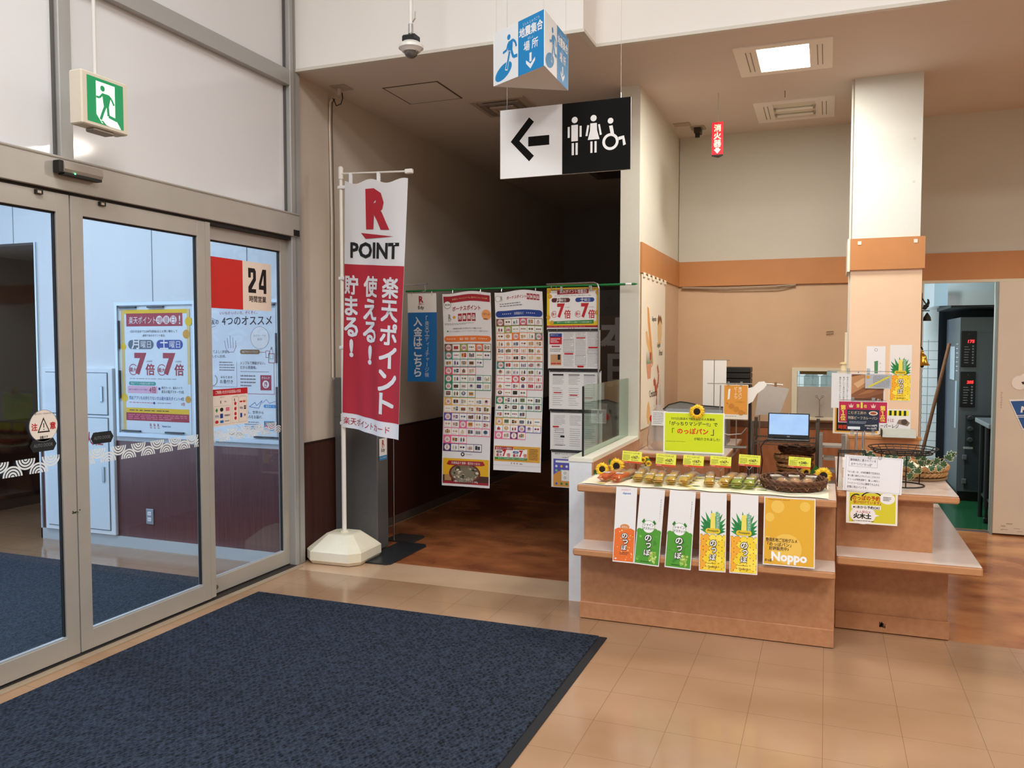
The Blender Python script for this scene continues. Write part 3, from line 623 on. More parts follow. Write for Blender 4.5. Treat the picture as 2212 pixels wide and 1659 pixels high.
p.rr(.18, .83, .26, .91, RED, 2); p.rect(.3, .84, .38, .91, BLUE, 2); p.dashes(.41, .84, .54, .9, 1, GRY, 2)
for y in (.42, .56, .70, .82): p.circ(.68, y, .03, RED, 2, n=12)
p.text('VISA', .79, .52, .87, .59, NAVY); p.circ(.90, .38, .02, RED, 2); p.circ(.925, .38, .02, ORG, 3); p.rect(.79, .36, .86, .40, RED, 2); p.rect(.9, .5, .95, .6, BLK, 2); p.text('JCB', .902, .53, .948, .57, WHT, 3); p.rect(.80, .7, .85, .82, NAVY, 2); p.circ(.92, .76, .022, GRY, 2)
tag(p.build('payment_sticker', (GX - .058, 4.245, 1.058), LW), 'white payment methods notice with red header on the fixed glass', 'sticker')
p = Sheet(.155, .16, WHT, thick=.0002); p.b = MB(); wm = M('#f3ebe2', .5); p.circ(.5, .5, .5, wm, 1, n=36, ry=.5); p.ring(.5, .5, .5, .012, GRY, 2, n=36)
p.raw([(.5, .24), (.72, .70), (.28, .70)], BLK, 2); p.raw([(.5, .32), (.665, .66), (.335, .66)], wm, 3); p.rect(.485, .42, .515, .56, BLK, 4); p.circ(.5, .61, .018, BLK, 4)
p.text('注', .08, .41, .28, .62, RED, 3, .04); p.text('意', .72, .41, .92, .62, RED, 3, .04); p.text('自動ドア', .36, .80, .64, .89, BLK, 3, .03); p.text('駆けこまない・立ち止まらない', .2, .10, .8, .16, BLK, 3)
tag(p.build('warning_sticker', (GX - .014, 2.884, 1.105), LW), 'round white 注意 automatic door warning sticker with triangle on the glass', 'sticker')
for n, (y, nm) in enumerate(((2.88, 'black hexagonal AUTO DOOR sticker below the round warning sticker'), (3.225, 'black hexagonal AUTO DOOR sticker alone on the middle glass door'))):
    p = Sheet(.145, .06, WHT, thick=.0002); p.b = MB(); p.raw([(0, .5), (.12, 0), (.88, 0), (1, .5), (.88, 1), (.12, 1)], M('#20262b', .4), 1); p.text('AUTO DOOR', .14, .28, .86, .72, M('#6d7478', .4), 2, .02)
    tag(p.build('auto_door_sticker', (GX - .014, y, 1.062), LW), nm, 'sticker')
# --- door sensor on the beam
t = thing('door_sensor', 'grey motion sensor mounted on the beam above the sliding doors', 'sensor', (GX + .019, 3.07, 2.40))
s = MB(); s.prism([(0, .0), (.035, -.005), (.05, .02), (.045, .055), (0, .06)], -.10, .125, M('#a8a096', .4), ax=1, fn=lambda x, y, z: (x, y, z)); s.build('housing', t)
s = MB(); s.box((.006, -.10, -.008), (.046, .12, .004), BLACK); s.ball((.047, -.04, .004), .004, M('#5affa0', .3, emit=3)); s.build('lens_bar', t); MB().box((.0, -.125, -.002), (.044, -.10, .058), BLACK, .003).build('end_cap', t)
# --- exit sign
t = thing('exit_sign', 'lit green running-man exit sign hanging in front of the upper glass', 'exit sign', (-3.29, 3.05, 2.605))
MB().box((-.04, -.136, 0), (.04, .136, .25), M('#d9d2c2', .5), .006).build('housing', t)
p = Sheet(.212, .212, M('#0c8f58', .4, emit=.22), thick=.0005); gw = M('#f4fff0', .4, emit=.75); gg = M('#0b8f58', .4, emit=.22)
p.raw([(.24, .07), (.76, .07), (.76, .78), (.92, 1.0), (.62, 1.0), (.38, .97), (.24, .80)], gw, 1)
p.circ(.42, .20, .065, gg, 2); p.raw([(.40, .30), (.58, .30), (.64, .36), (.58, .60), (.44, .58)], gg, 2); p.path([(.42, .32), (.33, .42), (.24, .42)], .05, gg, 3); p.path([(.58, .32), (.66, .38), (.73, .50)], .05, gg, 3)
p.path([(.50, .55), (.42, .72), (.35, .90)], .07, gg, 3); p.path([(.55, .55), (.57, .78), (.80, .82)], .07, gg, 3); p.raw([(.34, .92), (.42, .92), (.52, 1.0), (.46, 1.0)], gg, 3); p.line(.80, .82, .86, .88, .04, gg, 3)
plab(p.build('lit_face', (.0405, 0, .019), LW, parent=t), 'glowing green and white pictogram face')
MB().box((-.03, -.06, -.018), (.03, .06, 0), M('#8f8a80', .4), .006).build('battery_cover', t)
MB().cyl((0, -.02), .009, .25, 2.6, M('#d5d5d2', .4)).build('hanging_pipe', t)

# --- corner equipment: cable, bracket, kiosk, flag, display stand
t = thing('conduit_cable', 'thin white cable running down the corridor wall beside the flag', 'cable', (-3.54, 5.39, 1.32))
s = MB(); cp = [(.012, 0, 0), (.012, .0, .4), (.014, .008, 1.2), (.012, -.004, 1.9), (.014, 0, 2.07), (.03, .01, 2.10)]; s.tube(cp, .006, M('#e3d8cb', .5)); s.tube([(x + .012, y + .014, z) for x, y, z in cp], .004, M('#4a423c', .5)); s.build('cable_run', t)
s = MB(); s.tube([(.03, .01, 2.10), (.06, -.02, 2.085), (.09, -.03, 2.03), (.13, -.03, 2.04), (.145, -.03, 2.08), (.14, -.03, 2.12)], .004, BLACK); s.build('loose_loop', t)
s = MB(); s.box((.08, -.1, 2.152), (.2, .03, 2.159), M('#b3a698', .5)); s.box((.11, -.05, 2.10), (.135, -.02, 2.152), M('#c8bdb0', .5), .003); s.build('ceiling_bracket', t)
t = thing('charging_kiosk', 'grey steel charging machine against the corridor wall behind the flag', 'kiosk', (-3.335, 5.48, 0))
s = MB(); s.box((-.18, -.09, .012), (.185, .085, 1.32), M('#6f7172', .35, metal=.5, noise=.05), .006); s.box((.184, -.09, .012), (.189, -.075, 1.32), M('#85878a', .3, metal=.6)); s.build('cabinet', t)
MB().box((-.18, -.092, 1.02), (.185, -.088, 1.024), M('#55585a', .4)).build('panel_seam', t)
s = MB(); s.prism([(.19, -.38), (.42, -.38), (.45, -.35), (.45, .20), (.42, .25), (.19, .25)], .001, .010, M('#25282b', .35)); s.build('base_plate', t)
p = Sheet(.115, .165, WHT, thick=.0004); logo_r(p, .3, .08, .7, .42, DRED); p.text('Edy', .22, .46, .78, .68, BLK, 2, .02); p.rect(0, .8, 1, 1, M('#2e86c1', .5)); p.text('チャージできます', .1, .85, .9, .95, WHT, 2)
plab(p.build('label_sticker', (.1905, 0.0, .695), LW, parent=t), 'white and blue Edy label')

t = thing('advertising_flag', 'tall red and white R POINT flag on a white pole in a water-filled base', 'flag', (-3.29, 5.16, 0))
bw = M('#ebe6d2', .4, noise=.05, nscale=9)
s = MB(); b0 = []
def oct_(hx, hy, c): return [(-hx, -hy + c), (-hx + c, -hy), (hx - c, -hy), (hx, -hy + c), (hx, hy - c), (hx - c, hy), (-hx + c, hy), (-hx, hy - c)]
rings = [(oct_(.205, .20, .06), .004), (oct_(.222, .22, .07), .03), (oct_(.222, .22, .07), .092), (oct_(.212, .21, .07), .105), (oct_(.11, .10, .035), .196), (oct_(.095, .085, .03), .2)]
vs = []; fs = []
for i, (o_, z) in enumerate(rings): vs += [(x, y, z) for x, y in o_]
for i in range(len(rings) - 1):
    for j in range(8): fs.append((i * 8 + j, i * 8 + (j + 1) % 8, (i + 1) * 8 + (j + 1) % 8, (i + 1) * 8 + j))
fs += [tuple(range(8))[::-1], tuple(range(40, 48))]
s.add(vs, fs, bw); s.cyl((-.0, 0), .03, .198, .212, bw); o = s.build('water_base', t); o.rotation_euler[2] = rad(2)
s = MB(); pw = M('#eceae4', .35); s.cyl((0, 0), .0165, .2, 1.05, pw, 14); s.cyl((0, 0), .012, 1.05, 2.80, pw, 14); s.cyl((0, 0), .018, 1.02, 1.07, pw, 14); s.cyl((0, 0), .018, 2.76, 2.83, pw, 14); s.ball((0, 0, 2.835), .019, pw); s.build('pole', t)
# flag cloth: four measured corners, hanging folds
TL, TR, BL, BR = Vector((.045, -.02, 2.745)), Vector((.645, -.19, 2.69)), Vector((.018, -.01, .975)), Vector((.575, -.25, .925))
nrm = Vector((-.33, -.94, 0)).normalized()
def flagfn(u, v, k):
    a = TL.lerp(TR, u); b = BL.lerp(BR, u); p_ = a.lerp(b, v)
    w = .011 * math.sin(u * 9 + v * 2.2) * (.3 + v) + .008 * math.sin(u * 17 - v * 5) * v + .02 * math.sin(u * PI) * (1 - v) ** 6
    p_ = p_ + nrm * (w + k)
    p_.z -= .03 * math.sin(u * 2 * PI * 1.0 + .3) ** 2 * (1 - v) ** 8
    return tuple(p_)
s = MB(); s.tube([(0, 0, 2.80), (.67, -.2, 2.73)], .0065, pw, 8); s.box((.63, -.215, 2.715), (.685, -.185, 2.745), pw, .004); s.build('cross_arm', t)
CW = M('#e9eaee', .7); CR = M('#b92a3a', .7); CK = M('#1b1b1d', .7)
p = Sheet(.50, 1.78, CW, fn=flagfn, grid=(36, 90), lay=.0012)
p.rect(0, .335, 1, .94, CR, 1)
p.text('R', .37, .035, .76, .195, CR, 2, .06, fill=True); p.raw([(.29, .208), (.83, .222), (.36, .232)], CR, 2); p.text('POINT', .12, .245, .92, .31, CK, 2, .035, fill=True)
for (x0, x1, y0, y1, st) in ((.02, .25, .375, .715, '貯まる！'), (.34, .58, .375, .735, '使える！'), (.68, .93, .375, .915, '楽天ポイント')): p.vtext(st, x0, y0, x1, y1, CW, 3, .045)
p.text('楽天ポイントカード', .02, .955, .86, .985, CR, 2, .012, fill=True)
o = p.build('flag_cloth', parent=t); o.data.polygons.foreach_set('use_smooth', [True] * len(o.data.polygons))
s = MB()
for u in (.1, .55): 
    a = TL.lerp(TR, u); MB().box((a.x - .012, a.y - .006, a.z - .05), (a.x + .012, a.y + .006, 2.80 - a.x * .1), CW).build('fabric_loop', t)
for z in (2.70, 2.05, 1.55, 1.0): MB().box((-.02, -.018, z - .012), (.045, .018, z + .012), CW, .004).build('fabric_loop', t)

# chrome display stand behind the flag, with the blue sign
t = thing('sign_stand', 'slim chrome sign stand on a dark plate behind the flag', 'sign stand', (-3.235, 5.86, 0))
s = MB(); s.prism([(-.05, -.12), (.17, -.12), (.20, -.08), (.20, .09), (.17, .12), (-.05, .12)], .001, .012, M('#33302e', .35)); s.build('base_plate', t)
MB().cyl((0, -.06), .007, .012, 2.02, CHROME, 12).build('pole', t)
s = MB(); s.tube([(0, -.06, 2.0), (.02, -.06, 2.04), (.31, -.06, 2.045)], .0055, CHROME); s.tube([(.29, -.06, 2.04), (.295, -.06, 1.99), (.27, -.06, 1.985)], .004, CHROME); s.build('top_frame', t)
# green garden pole carrying the posters
t = thing('garden_pole', 'long green pole carrying the hanging posters across the corridor', 'pole', (-2.3, 6.02, 2.012))
RZ = 0
MB().tube([(-.93, 0, -.006), (.90, 0, .006)], .0085, M('#1d7a3d', .4, bump=.3, bscale=300), 10).build('rod', t)
s = MB(); s.tube([(.90, 0, .006), (.945, 0, .006)], .0087, WHT, 10); s.build('label_band', t)
MB().tube([(.945, 0, .006), (.97, 0, .006), (.99, 0, .006)], [.0085, .0085, .001], M('#1d7a3d', .4), 10).build('tip', t)
def hooks(parent, xs, w):
    for x in xs: MB().tube([(x, .0, -.02), (x, -.002, 0), (x, .004, .02), (x, .018, .024), (x, .026, .008)], .0015, CHROME, 5).build('hook', parent)
# blue sign
t = thing('hanging_poster', 'blue Edy top-up sign hanging just right of the flag', 'poster', (-3.075, 6.0, 1.985))
BL_ = M('#1b6fb5', .45)
p = Sheet(.26, .715, BL_, fn=lambda x, y, k: ((x - .5) * .26 + .006 * math.sin(y * 3), -k - .012 * (x - .5) ** 2 * 4 * y, -.715 * y - .0), grid=(14, 30), lay=.0008); p.rect(0, 0, 1, .215, WHT, 1)
logo_r(p, .37, .03, .58, .125, DRED); p.text('Edy', .33, .14, .60, .19, BLK, 2, .02)
p.vtext('入金はこちら', .2, .26, .48, .95, M('#dfe6ee', .5), 3, .04); p.vtext('「楽天エディ」チャージ機', .58, .25, .74, .95, M('#cfdcea', .5), 3)
p.build('printed_sheet', parent=t); hooks(t, (-.09, .09), 0)
# --- the two long point posters
TINT = ['#8a5a3a', '#c7a06a', '#b5333c', '#3a3f5c', '#d8c49a', '#7b4b3a', '#4a6b8a', '#c98a3a', '#2f2a28', '#9aa0a6', '#d9b0b8', '#6e7f4a', '#5b4a7a', '#c9c3b6']
def product(p, x0, y0, x1, y1, frame):
    """a small packshot in its box: one to three little packs"""
    p.rect(x0, y0, x1, y1, WHT, 2); w, h = x1 - x0, y1 - y0; n = R.choice((1, 2, 2, 3)); c = M(R.choice(TINT), .5); c2 = M(R.choice(TINT), .5); kind = R.random()
    for i in range(n):
        X = x0 + w * (.16 + .7 * i / n); W = w * .62 / n; Y = y0 + h * R.uniform(.14, .3); m = c if i % 2 == 0 else c2
        if kind < .45: p.rect(X, Y, X + W, y0 + h * .74, m, 3); p.rect(X + W * .15, Y + h * .18, X + W * .85, Y + h * .3, c2 if m is c else c, 4)
        elif kind < .75: p.rect(X + W * .15, Y + h * .14, X + W * .85, y0 + h * .76, m, 3); p.rect(X + W * .35, Y, X + W * .65, Y + h * .14, c2, 3)
        else: p.circ(X + W / 2, y0 + h * .45, W * .5, m, 3, n=8, ry=W * .42); p.circ(X + W / 2, y0 + h * .40, W * .25, c2, 4, n=6)
    p.dashes(x0 + w * .08, y0 + h * .82, x1 - w * .2, y0 + h * .92, 1, GRY, 3)
PCOL = {500: '#7a5638', 300: '#d8527a', 200: '#8fb54a', 150: '#ea7a3a', 100: '#3d8f8a', 70: '#dd5a72', 50: '#2c8a66', 30: '#e6b45a', 20: '#5f55a8', 10: '#ea6a9a', 5: '#3b3170'}
def grid(p, rows, y0, dy, x0=.02, x1=.98, gaps=()):
    d = (x1 - x0) / 6; y = y0
    for ri, row in enumerate(rows):
        colr = M(PCOL[[c for c in row if c][0]] if any(row) else cur, .5)
        if any(row): cur = PCOL[[c for c in row if c][0]]
        p.rect(x0 - .006, y - .002, x0 + d * len(row) + .006, y + dy + .001, colr, 1)
        for i, c in enumerate(row):
            a, b = x0 + d * i + .004, x0 + d * (i + 1) - .004
            if c:
                p.rect(a, y, b, y + dy - .002, M(PCOL[c], .5), 2); cx, cy = (a + b) / 2, y + dy / 2 - .001
                p.circ(cx, cy, d * .38, WHT, 3, n=18); p.ring(cx, cy, d * .36, .005, RED, 4, n=18); p.text(str(c), cx - d * .28, cy - dy * .15, cx + d * .28, cy + dy * .2, DRED, 5, .03); p.rect(cx - d * .12, cy - dy * .25, cx + d * .12, cy - dy * .21, GRY, 5)
            else: product(p, a, y + .001, b, y + dy - .003, colr)
        y += dy * (1.06 if ri in gaps else 1)
    return y
_ = 0
t = thing('hanging_poster', 'long white ボーナスポイント poster with orange bar and mushroom dish, left one on the green pole', 'poster', (-2.68, 6.0, 1.985))
bend = lambda wd, ht, am: (lambda x, y, k: ((x - .5) * wd + .004 * math.sin(y * 5), -k + am * math.sin(y * 4.2) - .02 * (x - .5) ** 2, -ht * y - .010 * (1 - y) ** 6 * math.sin(x * 2 * PI + 1)))
p = Sheet(.418, 1.55, PAP, fn=bend(.418, 1.55, .018), grid=(18, 60), lay=.0008)
p.rect(.02, .014, .98, .048, DRED, 1); p.text('毎月変わる、"ネットスーパー"でも、店内のポイントも、さらにお得！', .2, .02, .93, .042, M('#f4d9a0', .5), 2); p.circ(.1, .058, .075, WHT, 2); p.ring(.1, .058, .075, .006, BLK, 3); p.text('★5/★6', .05, .045, .155, .07, BLK, 3, .03)
p.text('ボーナスポイント', .2, .062, .78, .10, DRED, 2, .04)
for i, c in enumerate('対象商品'): p.rect(.31 + i * .095, .108, .39 + i * .095, .148, DRED, 1); p.text(c, .32 + i * .095, .112, .38 + i * .095, .144, WHT, 2, .03)
logo_r(p, .1, .108, .18, .145, GRY); p.circ(.23, .125, .03, GOLD, 2); p.circ(.9, .115, .1, M('#f0a468', .5), 1); p.text('1倍で1点', .83, .10, .97, .122, BRN, 2); p.dashes(.84, .13, .96, .142, 1, BRN, 2)
p.dashes(.03, .155, .65, .165, 2, GRY); p.text('対象商品をお買い上げの方にポイント進呈しています', .2, .178, .8, .19, BLK); p.circ(.09, .197, .017, GRN, 2, n=10); p.text('のマークの商品はネットスーパーでもボーナスポイント進呈になります', .12, .193, .93, .203, GRY)
p.rr(.015, .222, .985, .252, M('#ea7a35', .5)); p.text('食品・飲料・酒部門', .33, .228, .67, .247, WHT, 2)
for i in range(5): p.circ(.08 + i * .038, .237, .01, WHT, 2, n=6); p.circ(.74 + i * .038, .237, .01, WHT, 2, n=6)
g_ = [[500, _, 200, _, 150, _], [100] + [_] * 5, [_] * 5, [70, _, _, _], [50] + [_] * 5, [50] + [_] * 5, [_] * 4, [30] + [_] * 5, [_] * 6, [20] + [_] * 5, [_, _, 10, _, _, _], [_] * 6, [10, _, _], [5, _, _, _, _]]
g_[0] = [500, 0, 200, 0, 150, 0]
grid(p, g_, .264, .0385, gaps=(0, 2, 3, 6, 8, 11, 12))
p.circ(.43, .833, .04, M('#3c4048', .5), 2); p.circ(.43, .833, .018, WHT, 3); p.text('みなさまのお墨付き', .49, .823, .62, .843, BLK)
p.rect(.02, .856, .98, .985, M('#e4b21e', .5), 1); p.rect(.02, .942, .98, .985, M('#4a2c22', .5), 2); p.rect(.02, .975, .98, .987, DRED, 2)
p.raw([(.14, .868), (.86, .866), (.90, .885), (.84, .889), (.14, .891), (.10, .886)], DRED, 2); p.text('冷凍食品で 簡単・贅沢おつまみ!', .2, .870, .80, .887, WHT, 7); p.text('きのこのアヒージョ!', .28, .892, .70, .905, BRN, 7, .02)
p.circ(.48, .932, .33, M('#6a2f25', .4), 3, ry=.20); p.circ(.48, .930, .29, M('#7d7561', .5), 4, ry=.165)
for i in range(60):
    a = R.random() * 2 * PI; r = .26 * math.sqrt(R.random()); p.circ(.48 + r * math.cos(a), .930 - r * math.sin(a) * .15, R.uniform(.015, .045), M(R.choice(['#d8cdb2', '#b7a88a', '#4b443a', '#e6dcc6', '#93876c', '#2f3a26']), .5), 5, n=7, ry=R.uniform(.012, .03))
p.rect(.06, .94, .2, .972, M('#b08a5a', .5), 3); p.text('アヒージョがつくれる', .38, .957, .66, .965, WHT, 8); p.text('3種のきのこミックス 240g', .26, .967, .76, .980, WHT, 8)
p.build('printed_sheet', parent=t); hooks(t, (-.12, .12), 0)
t = thing('hanging_poster', 'long white point poster with blue bar, second on the green pole', 'poster', (-2.24, 6.0, 1.985))
p = Sheet(.395, 1.40, PAP, fn=bend(.395, 1.40, .022), grid=(18, 60), lay=.0008)
p.circ(.07, .035, .06, WHT, 1); p.ring(.07, .035, .06, .005, BLK, 2); logo_r(p, .12, .02, .17, .05, GRY); p.text('ボーナスポイント', .25, .018, .66, .05, DRED, 2, .03)
for i, c in enumerate('対象商品'): p.rect(.67 + i * .068, .018, .73 + i * .068, .05, DRED, 1); p.text(c, .677 + i * .068, .021, .723 + i * .068, .047, WHT, 2, .02)
p.dashes(.1, .06, .6, .085, 2, GRY); p.rr(.01, .105, .99, .142, NAVY); p.text('日用品など', .40, .111, .60, .136, WHT, 2)
for i in range(5): p.circ(.16 + i * .04, .123, .01, WHT, 2, n=6); p.circ(.66 + i * .04, .123, .01, WHT, 2, n=6)
g2 = [[500, _, _, 300, _, _], [_, 200, _, _, _, _], [_, _, 150, _, _, 100], [_] * 6, [_] * 6, [_] * 6, [100] + [_] * 5, [_] * 6, [_, _, 70, _, _, _], [_] * 6, [_] * 4, [50] + [_] * 5, [_] * 6, [_] * 4, [30] + [_] * 5, [_, _, _, 20, _, _], [10, _, 5, _]]
ye = grid(p, g2, .152, .0388, gaps=(0, 2, 5, 10, 13))
p.rect(.02, .862, .98, .948, GOLD, 1); p.rect(.035, .878, .71, .935, WHT, 2); p.rect(.03, .866, .41, .884, DRED, 3); p.text('楽天ポイント増量日!', .05, .869, .39, .882, WHT, 4); p.dashes(.43, .876, .7, .882, 1, BLK, 3)
for x in (.06, .41):
    p.rr(x, .889, x + .12, .902, M('#3a2226', .5) if x < .2 else NAVY, 3); p.text('月曜日' if x < .2 else '土曜日', x + .02, .891, x + .10, .900, WHT, 4); p.text('最大', x, .905, x + .12, .922, DRED, 3, .03); p.text('7', x + .13, .884, x + .21, .922, RED, 3, .05, fill=True); p.text('倍', x + .215, .902, x + .30, .922, RED, 3, .04)
p.rect(.03, .925, .71, .938, GRN, 3); p.text('楽天ポイント7倍を獲得するには西友アプリの利用が必要です!', .1, .927, .69, .936, WHT, 4); p.dashes(.75, .872, .94, .935, 7, BRN, 2)
for i in range(3): p.text('R', .37 + i * .06, .953, .40 + i * .06, .962, DRED); 
p.dashes(.55, .953, .62, .965, 1, GRY); p.rect(0, .97, 1, .9707, GRY, 1)
p.build('printed_sheet', parent=t); hooks(t, (-.14, .14), 0)
# --- chain of landscape sheets at the right of the pole
t = thing('sign_stand', 'bent chrome stand holding the chain of sheets at the right of the corridor', 'sign stand', (-1.59, 5.965, 0))
s = MB(); s.prism([(-.12, -.12), (.06, -.12), (.06, .12), (-.12, .12)], .001, .012, M('#33302e', .35)); s.build('base_plate', t)
s = MB(); s.tube([(0, 0, .012), (0, 0, 1.99), (-.01, 0, 2.02), (-.035, 0, 2.032), (-.41, 0, 2.028)], .007, CHROME, 8); s.build('pole', t)
s = MB(); s.tube([(-.37, 0, 2.02), (-.37, 0, 1.985), (-.36, 0, 1.98), (-.02, 0, 1.99)], .004, CHROME, 6); s.build('clip_bar', t)
for x in (-.29, -.06): 
    s = MB(); s.box((x - .008, -.012, 1.975), (x + .008, .006, 2.01), clear('clip_plastic', '#dfe6e6', .4, body='#d8dedc'), .002); s.build('clear_clip', t)
CH = [('yellow and red 7倍 point sheet at the top of the hanging chain', 2.0, .315), ('white printed sheet with blue and red box, second in the hanging chain', 1.68, .295), ('plain white text sheet in the middle of the hanging chain', 1.375, .30), ('white text sheet behind the counter glass, fourth in the hanging chain', 1.065, .30), ('sheet with purple and orange phone screen, lowest in the hanging chain', .76, .28)]
for n, (lab, zt, h) in enumerate(CH):
    x0 = -1.798 + n * .01; y = 5.988 - n * .001
    p = Sheet(.41, h, PAPC)
    if n == 0:
        p.rect(0, 0, 1, .90, YEL, 1); p.rect(.05, .07, .95, .80, WHT, 2); p.raw([(.2, .04), (.8, .02), (.8, .14), (.2, .16)], DRED, 3); p.text('楽天ポイント増量日!', .25, .045, .77, .13, WHT, 4, .03); p.text('1回のお会計で2,500円(税抜)以上お買い物をして通常で楽天ポイント進呈', .16, .175, .84, .205, BLK, 3)
        for x, c in ((.09, '月'), (.55, '土')):
            p.rr(x, .24, x + .36, .345, M('#5a2226', .5) if c == '月' else NAVY, 3); p.text(c, x + .09, .235, x + .17, .345, WHT, 4, .03); p.text('曜日', x + .17, .26, x + .28, .33, WHT, 4)
            p.text('7', x + .11, .37, x + .26, .72, RED, 3, .05, fill=True); p.text('倍', x + .25, .53, x + .37, .73, RED, 3, .04); p.ring(x + .055, .63, .06, .008, RED, 3, a0=40, a1=320); p.text('最大', x + .01, .59, x + .10, .66, RED, 4, .02); p.text('3.5%相当', x + .26, .45, x + .35, .48, GRY, 3)
        p.raw([(.1, .80), (.9, .77), (.9, .86), (.1, .87)], GRN, 3); p.text('楽天ポイント7倍を獲得するには西友アプリの利用が必要です!', .2, .795, .86, .85, WHT, 4); p.rect(0, .9, 1, .95, DRED, 2); p.dashes(.03, .91, .95, .94, 1, PINK, 3)
        for i, (x, y_) in enumerate(((.04, .08), (.06, .2), (.97, .12), (.03, .7), (.96, .6), (.1, .83))): p.circ(x, y_, .04, GOLD, 3); p.ring(x, y_, .04, .006, M('#c98a1a', .5), 4)
        for i in range(3): p.text('R', .42 + i * .05, .955, .44 + i * .05, .985, DRED)
    elif n == 1:
        p.rect(.03, .08, .27, .36, RED, 1); p.rect(.03, .08, .27, .17, NAVY, 2); p.text('楽天ポイント', .05, .10, .2, .14, WHT, 3); p.dashes(.05, .2, .24, .32, 3, WHT, 2); p.rect(.07, .40, .23, .43, DRED, 1); p.dashes(.04, .46, .26, .56, 2, GRY); p.rect(.05, .62, .26, .90, M('#c79a70', .5), 1); p.rect(.19, .62, .24, .76, BLK, 2); p.rect(.06, .84, .16, .87, RED, 2); p.rect(.17, .84, .25, .87, RED, 2)
        for i, x in enumerate((.3, .53, .76)):
            p.dashes(x, .05, x + .2, .93, 22, GRY, 1, hh=.3); p.frame(x, (.24, .64, .5)[i], x + .2, (.56, .88, .60)[i], .004, GRY, 2); p.rect(x + .02, (.58, .18, .42)[i], x + .19, (.62, .21, .46)[i], RED, 2)
        p.rect(.57, .90, .69, .95, RED, 2)
    elif n in (2, 3):
        for i, x in enumerate((.07, .38, .67)):
            p.dashes(x, .10, x + .22, .36, 7, GRY, 1, hh=.3); p.dashes(x, .42, x + .2, .9, 9, GRY, 1, hh=.22)
            if n == 2: p.rect(x, .09, x + .21, .13, BLK if i == 0 else GRY, 2); p.rect(x + .02, .55 + .06 * i, x + .17, .575 + .06 * i, RED, 2)
        if n == 3: p.rect(.05, .38, .17, .42, RED, 2); p.frame(.1, .46, .26, .55, .004, BLK, 2); p.rect(.2, .62, .28, .67, BLK, 3); p.dashes(.1, .85, .3, .88, 1, BLK, 2)
    else:
        p.text('楽天ポイントカードはアプリ画面でも使えます', .05, .05, .85, .1, BLK); p.text('Googleで検索しても見つかります', .15, .15, .75, .2, BLK); p.rect(.04, .22, .6, .98, M('#5a58b4', .5), 1); p.raw([(.04, .66), (.15, .55), (.4, .6), (.6, .5), (.6, .98), (.04, .98)], M('#d99a4a', .5), 2); p.rr(.08, .26, .58, .32, WHT, 3)
        for i in range(10): p.circ(.10 + (i % 5) * .1, .42 + (i // 5) * .12, .024, M(R.choice(['#dfe6ee', '#e46a6a', '#7fc08a', '#efc04a']), .5), 3, n=12)
        p.rect(.2, .52, .56, .82, WHT, 4)
        for i in range(6): p.ring(.27 + (i % 3) * .11, .60 + (i // 3) * .13, .022, .006, BLK, 5, n=10)
        for i in range(5): p.circ(.10 + i * .1, .90, .024, M(R.choice(['#3b63b8', '#dfe6ee', '#d9534a', '#2f7a4a']), .5), 3, n=12)
        p.dashes(.66, .25, .95, .9, 12, GRY, 1, hh=.3)
    o = p.build('hanging_sheet', (x0, y, zt - h)); tag(o, lab, 'poster')
    MB().box((-.2, -.005, h - .010), (.2, -.0028, h), M('#3a3838', .4) if n else M('#e8b420', .4)).build('edge_strip', o)
    if n < 4: plab(MB().box((-.2, -.005, -.004), (.2, -.0028, .006), M('#2a2826', .4)).build('edge_strip', o), 'black strip along the bottom')
    if n in (0, 1): 
        for xx in (-.13, .13): MB().tube([(xx, -.005, h + .02), (xx, -.008, h + .0), (xx, -.006, h - .018)], .0014, CHROME, 5).build('wire_hook', o)
# banner leaning further back, the corridor's dimness mixed into its colours
p = Sheet(.55, 1.75, M('#3b332c', .7)); logo_r(p, .30, .03, .42, .075, BLK); p.text('POINT', .27, .085, .47, .107, BLK)
p.raw([(.0, .14), (.9, .13), (1, .7), (.3, .98), (0, .9)], M('#4a3a2e', .7), 1); p.text('本', .2, .15, .75, .32, M('#8d8780', .6), 2, .06); p.text('日', .3, .34, .75, .5, M('#8d8780', .6), 2, .06)
for i in range(4): p.ring(.4 + i * .1, .62 + i * .05, .12, .015, M('#5b4f45', .6), 2)
tag(p.build('campaign_banner', (-1.78, 7.4, .32)), 'dark unlit R POINT banner standing deep in the corridor beside the white partition', 'banner')
s = MB(); s.tube([(-.25, .02, -.31), (-.25, .02, 1.75)], .01, BLACK); s.tube([(.25, .02, -.31), (.25, .02, 1.75)], .01, BLACK); s.box((-.3, -.1, -.32), (.3, .12, -.305), BLACK); s.build('stand_frame', bpy.data.objects['campaign_banner'])
# dark shelf behind the posters
t = thing('steel_shelf', 'dark steel shelf glimpsed between the hanging posters', 'shelf', (-2.1, 8.6, 0))
for z in (.3, .6, .9, 1.2): MB().box((-.45, -.2, z), (.45, .2, z + .03), M('#6a6763', .5, metal=.3)).build('shelf_board', t)
for x in (-.45, .45):
    for y in (-.2, .2): MB().box((x - .012, y - .012, 0), (x + .012, y + .012, 1.3), M('#4a4744', .5, metal=.3)).build('upright', t)

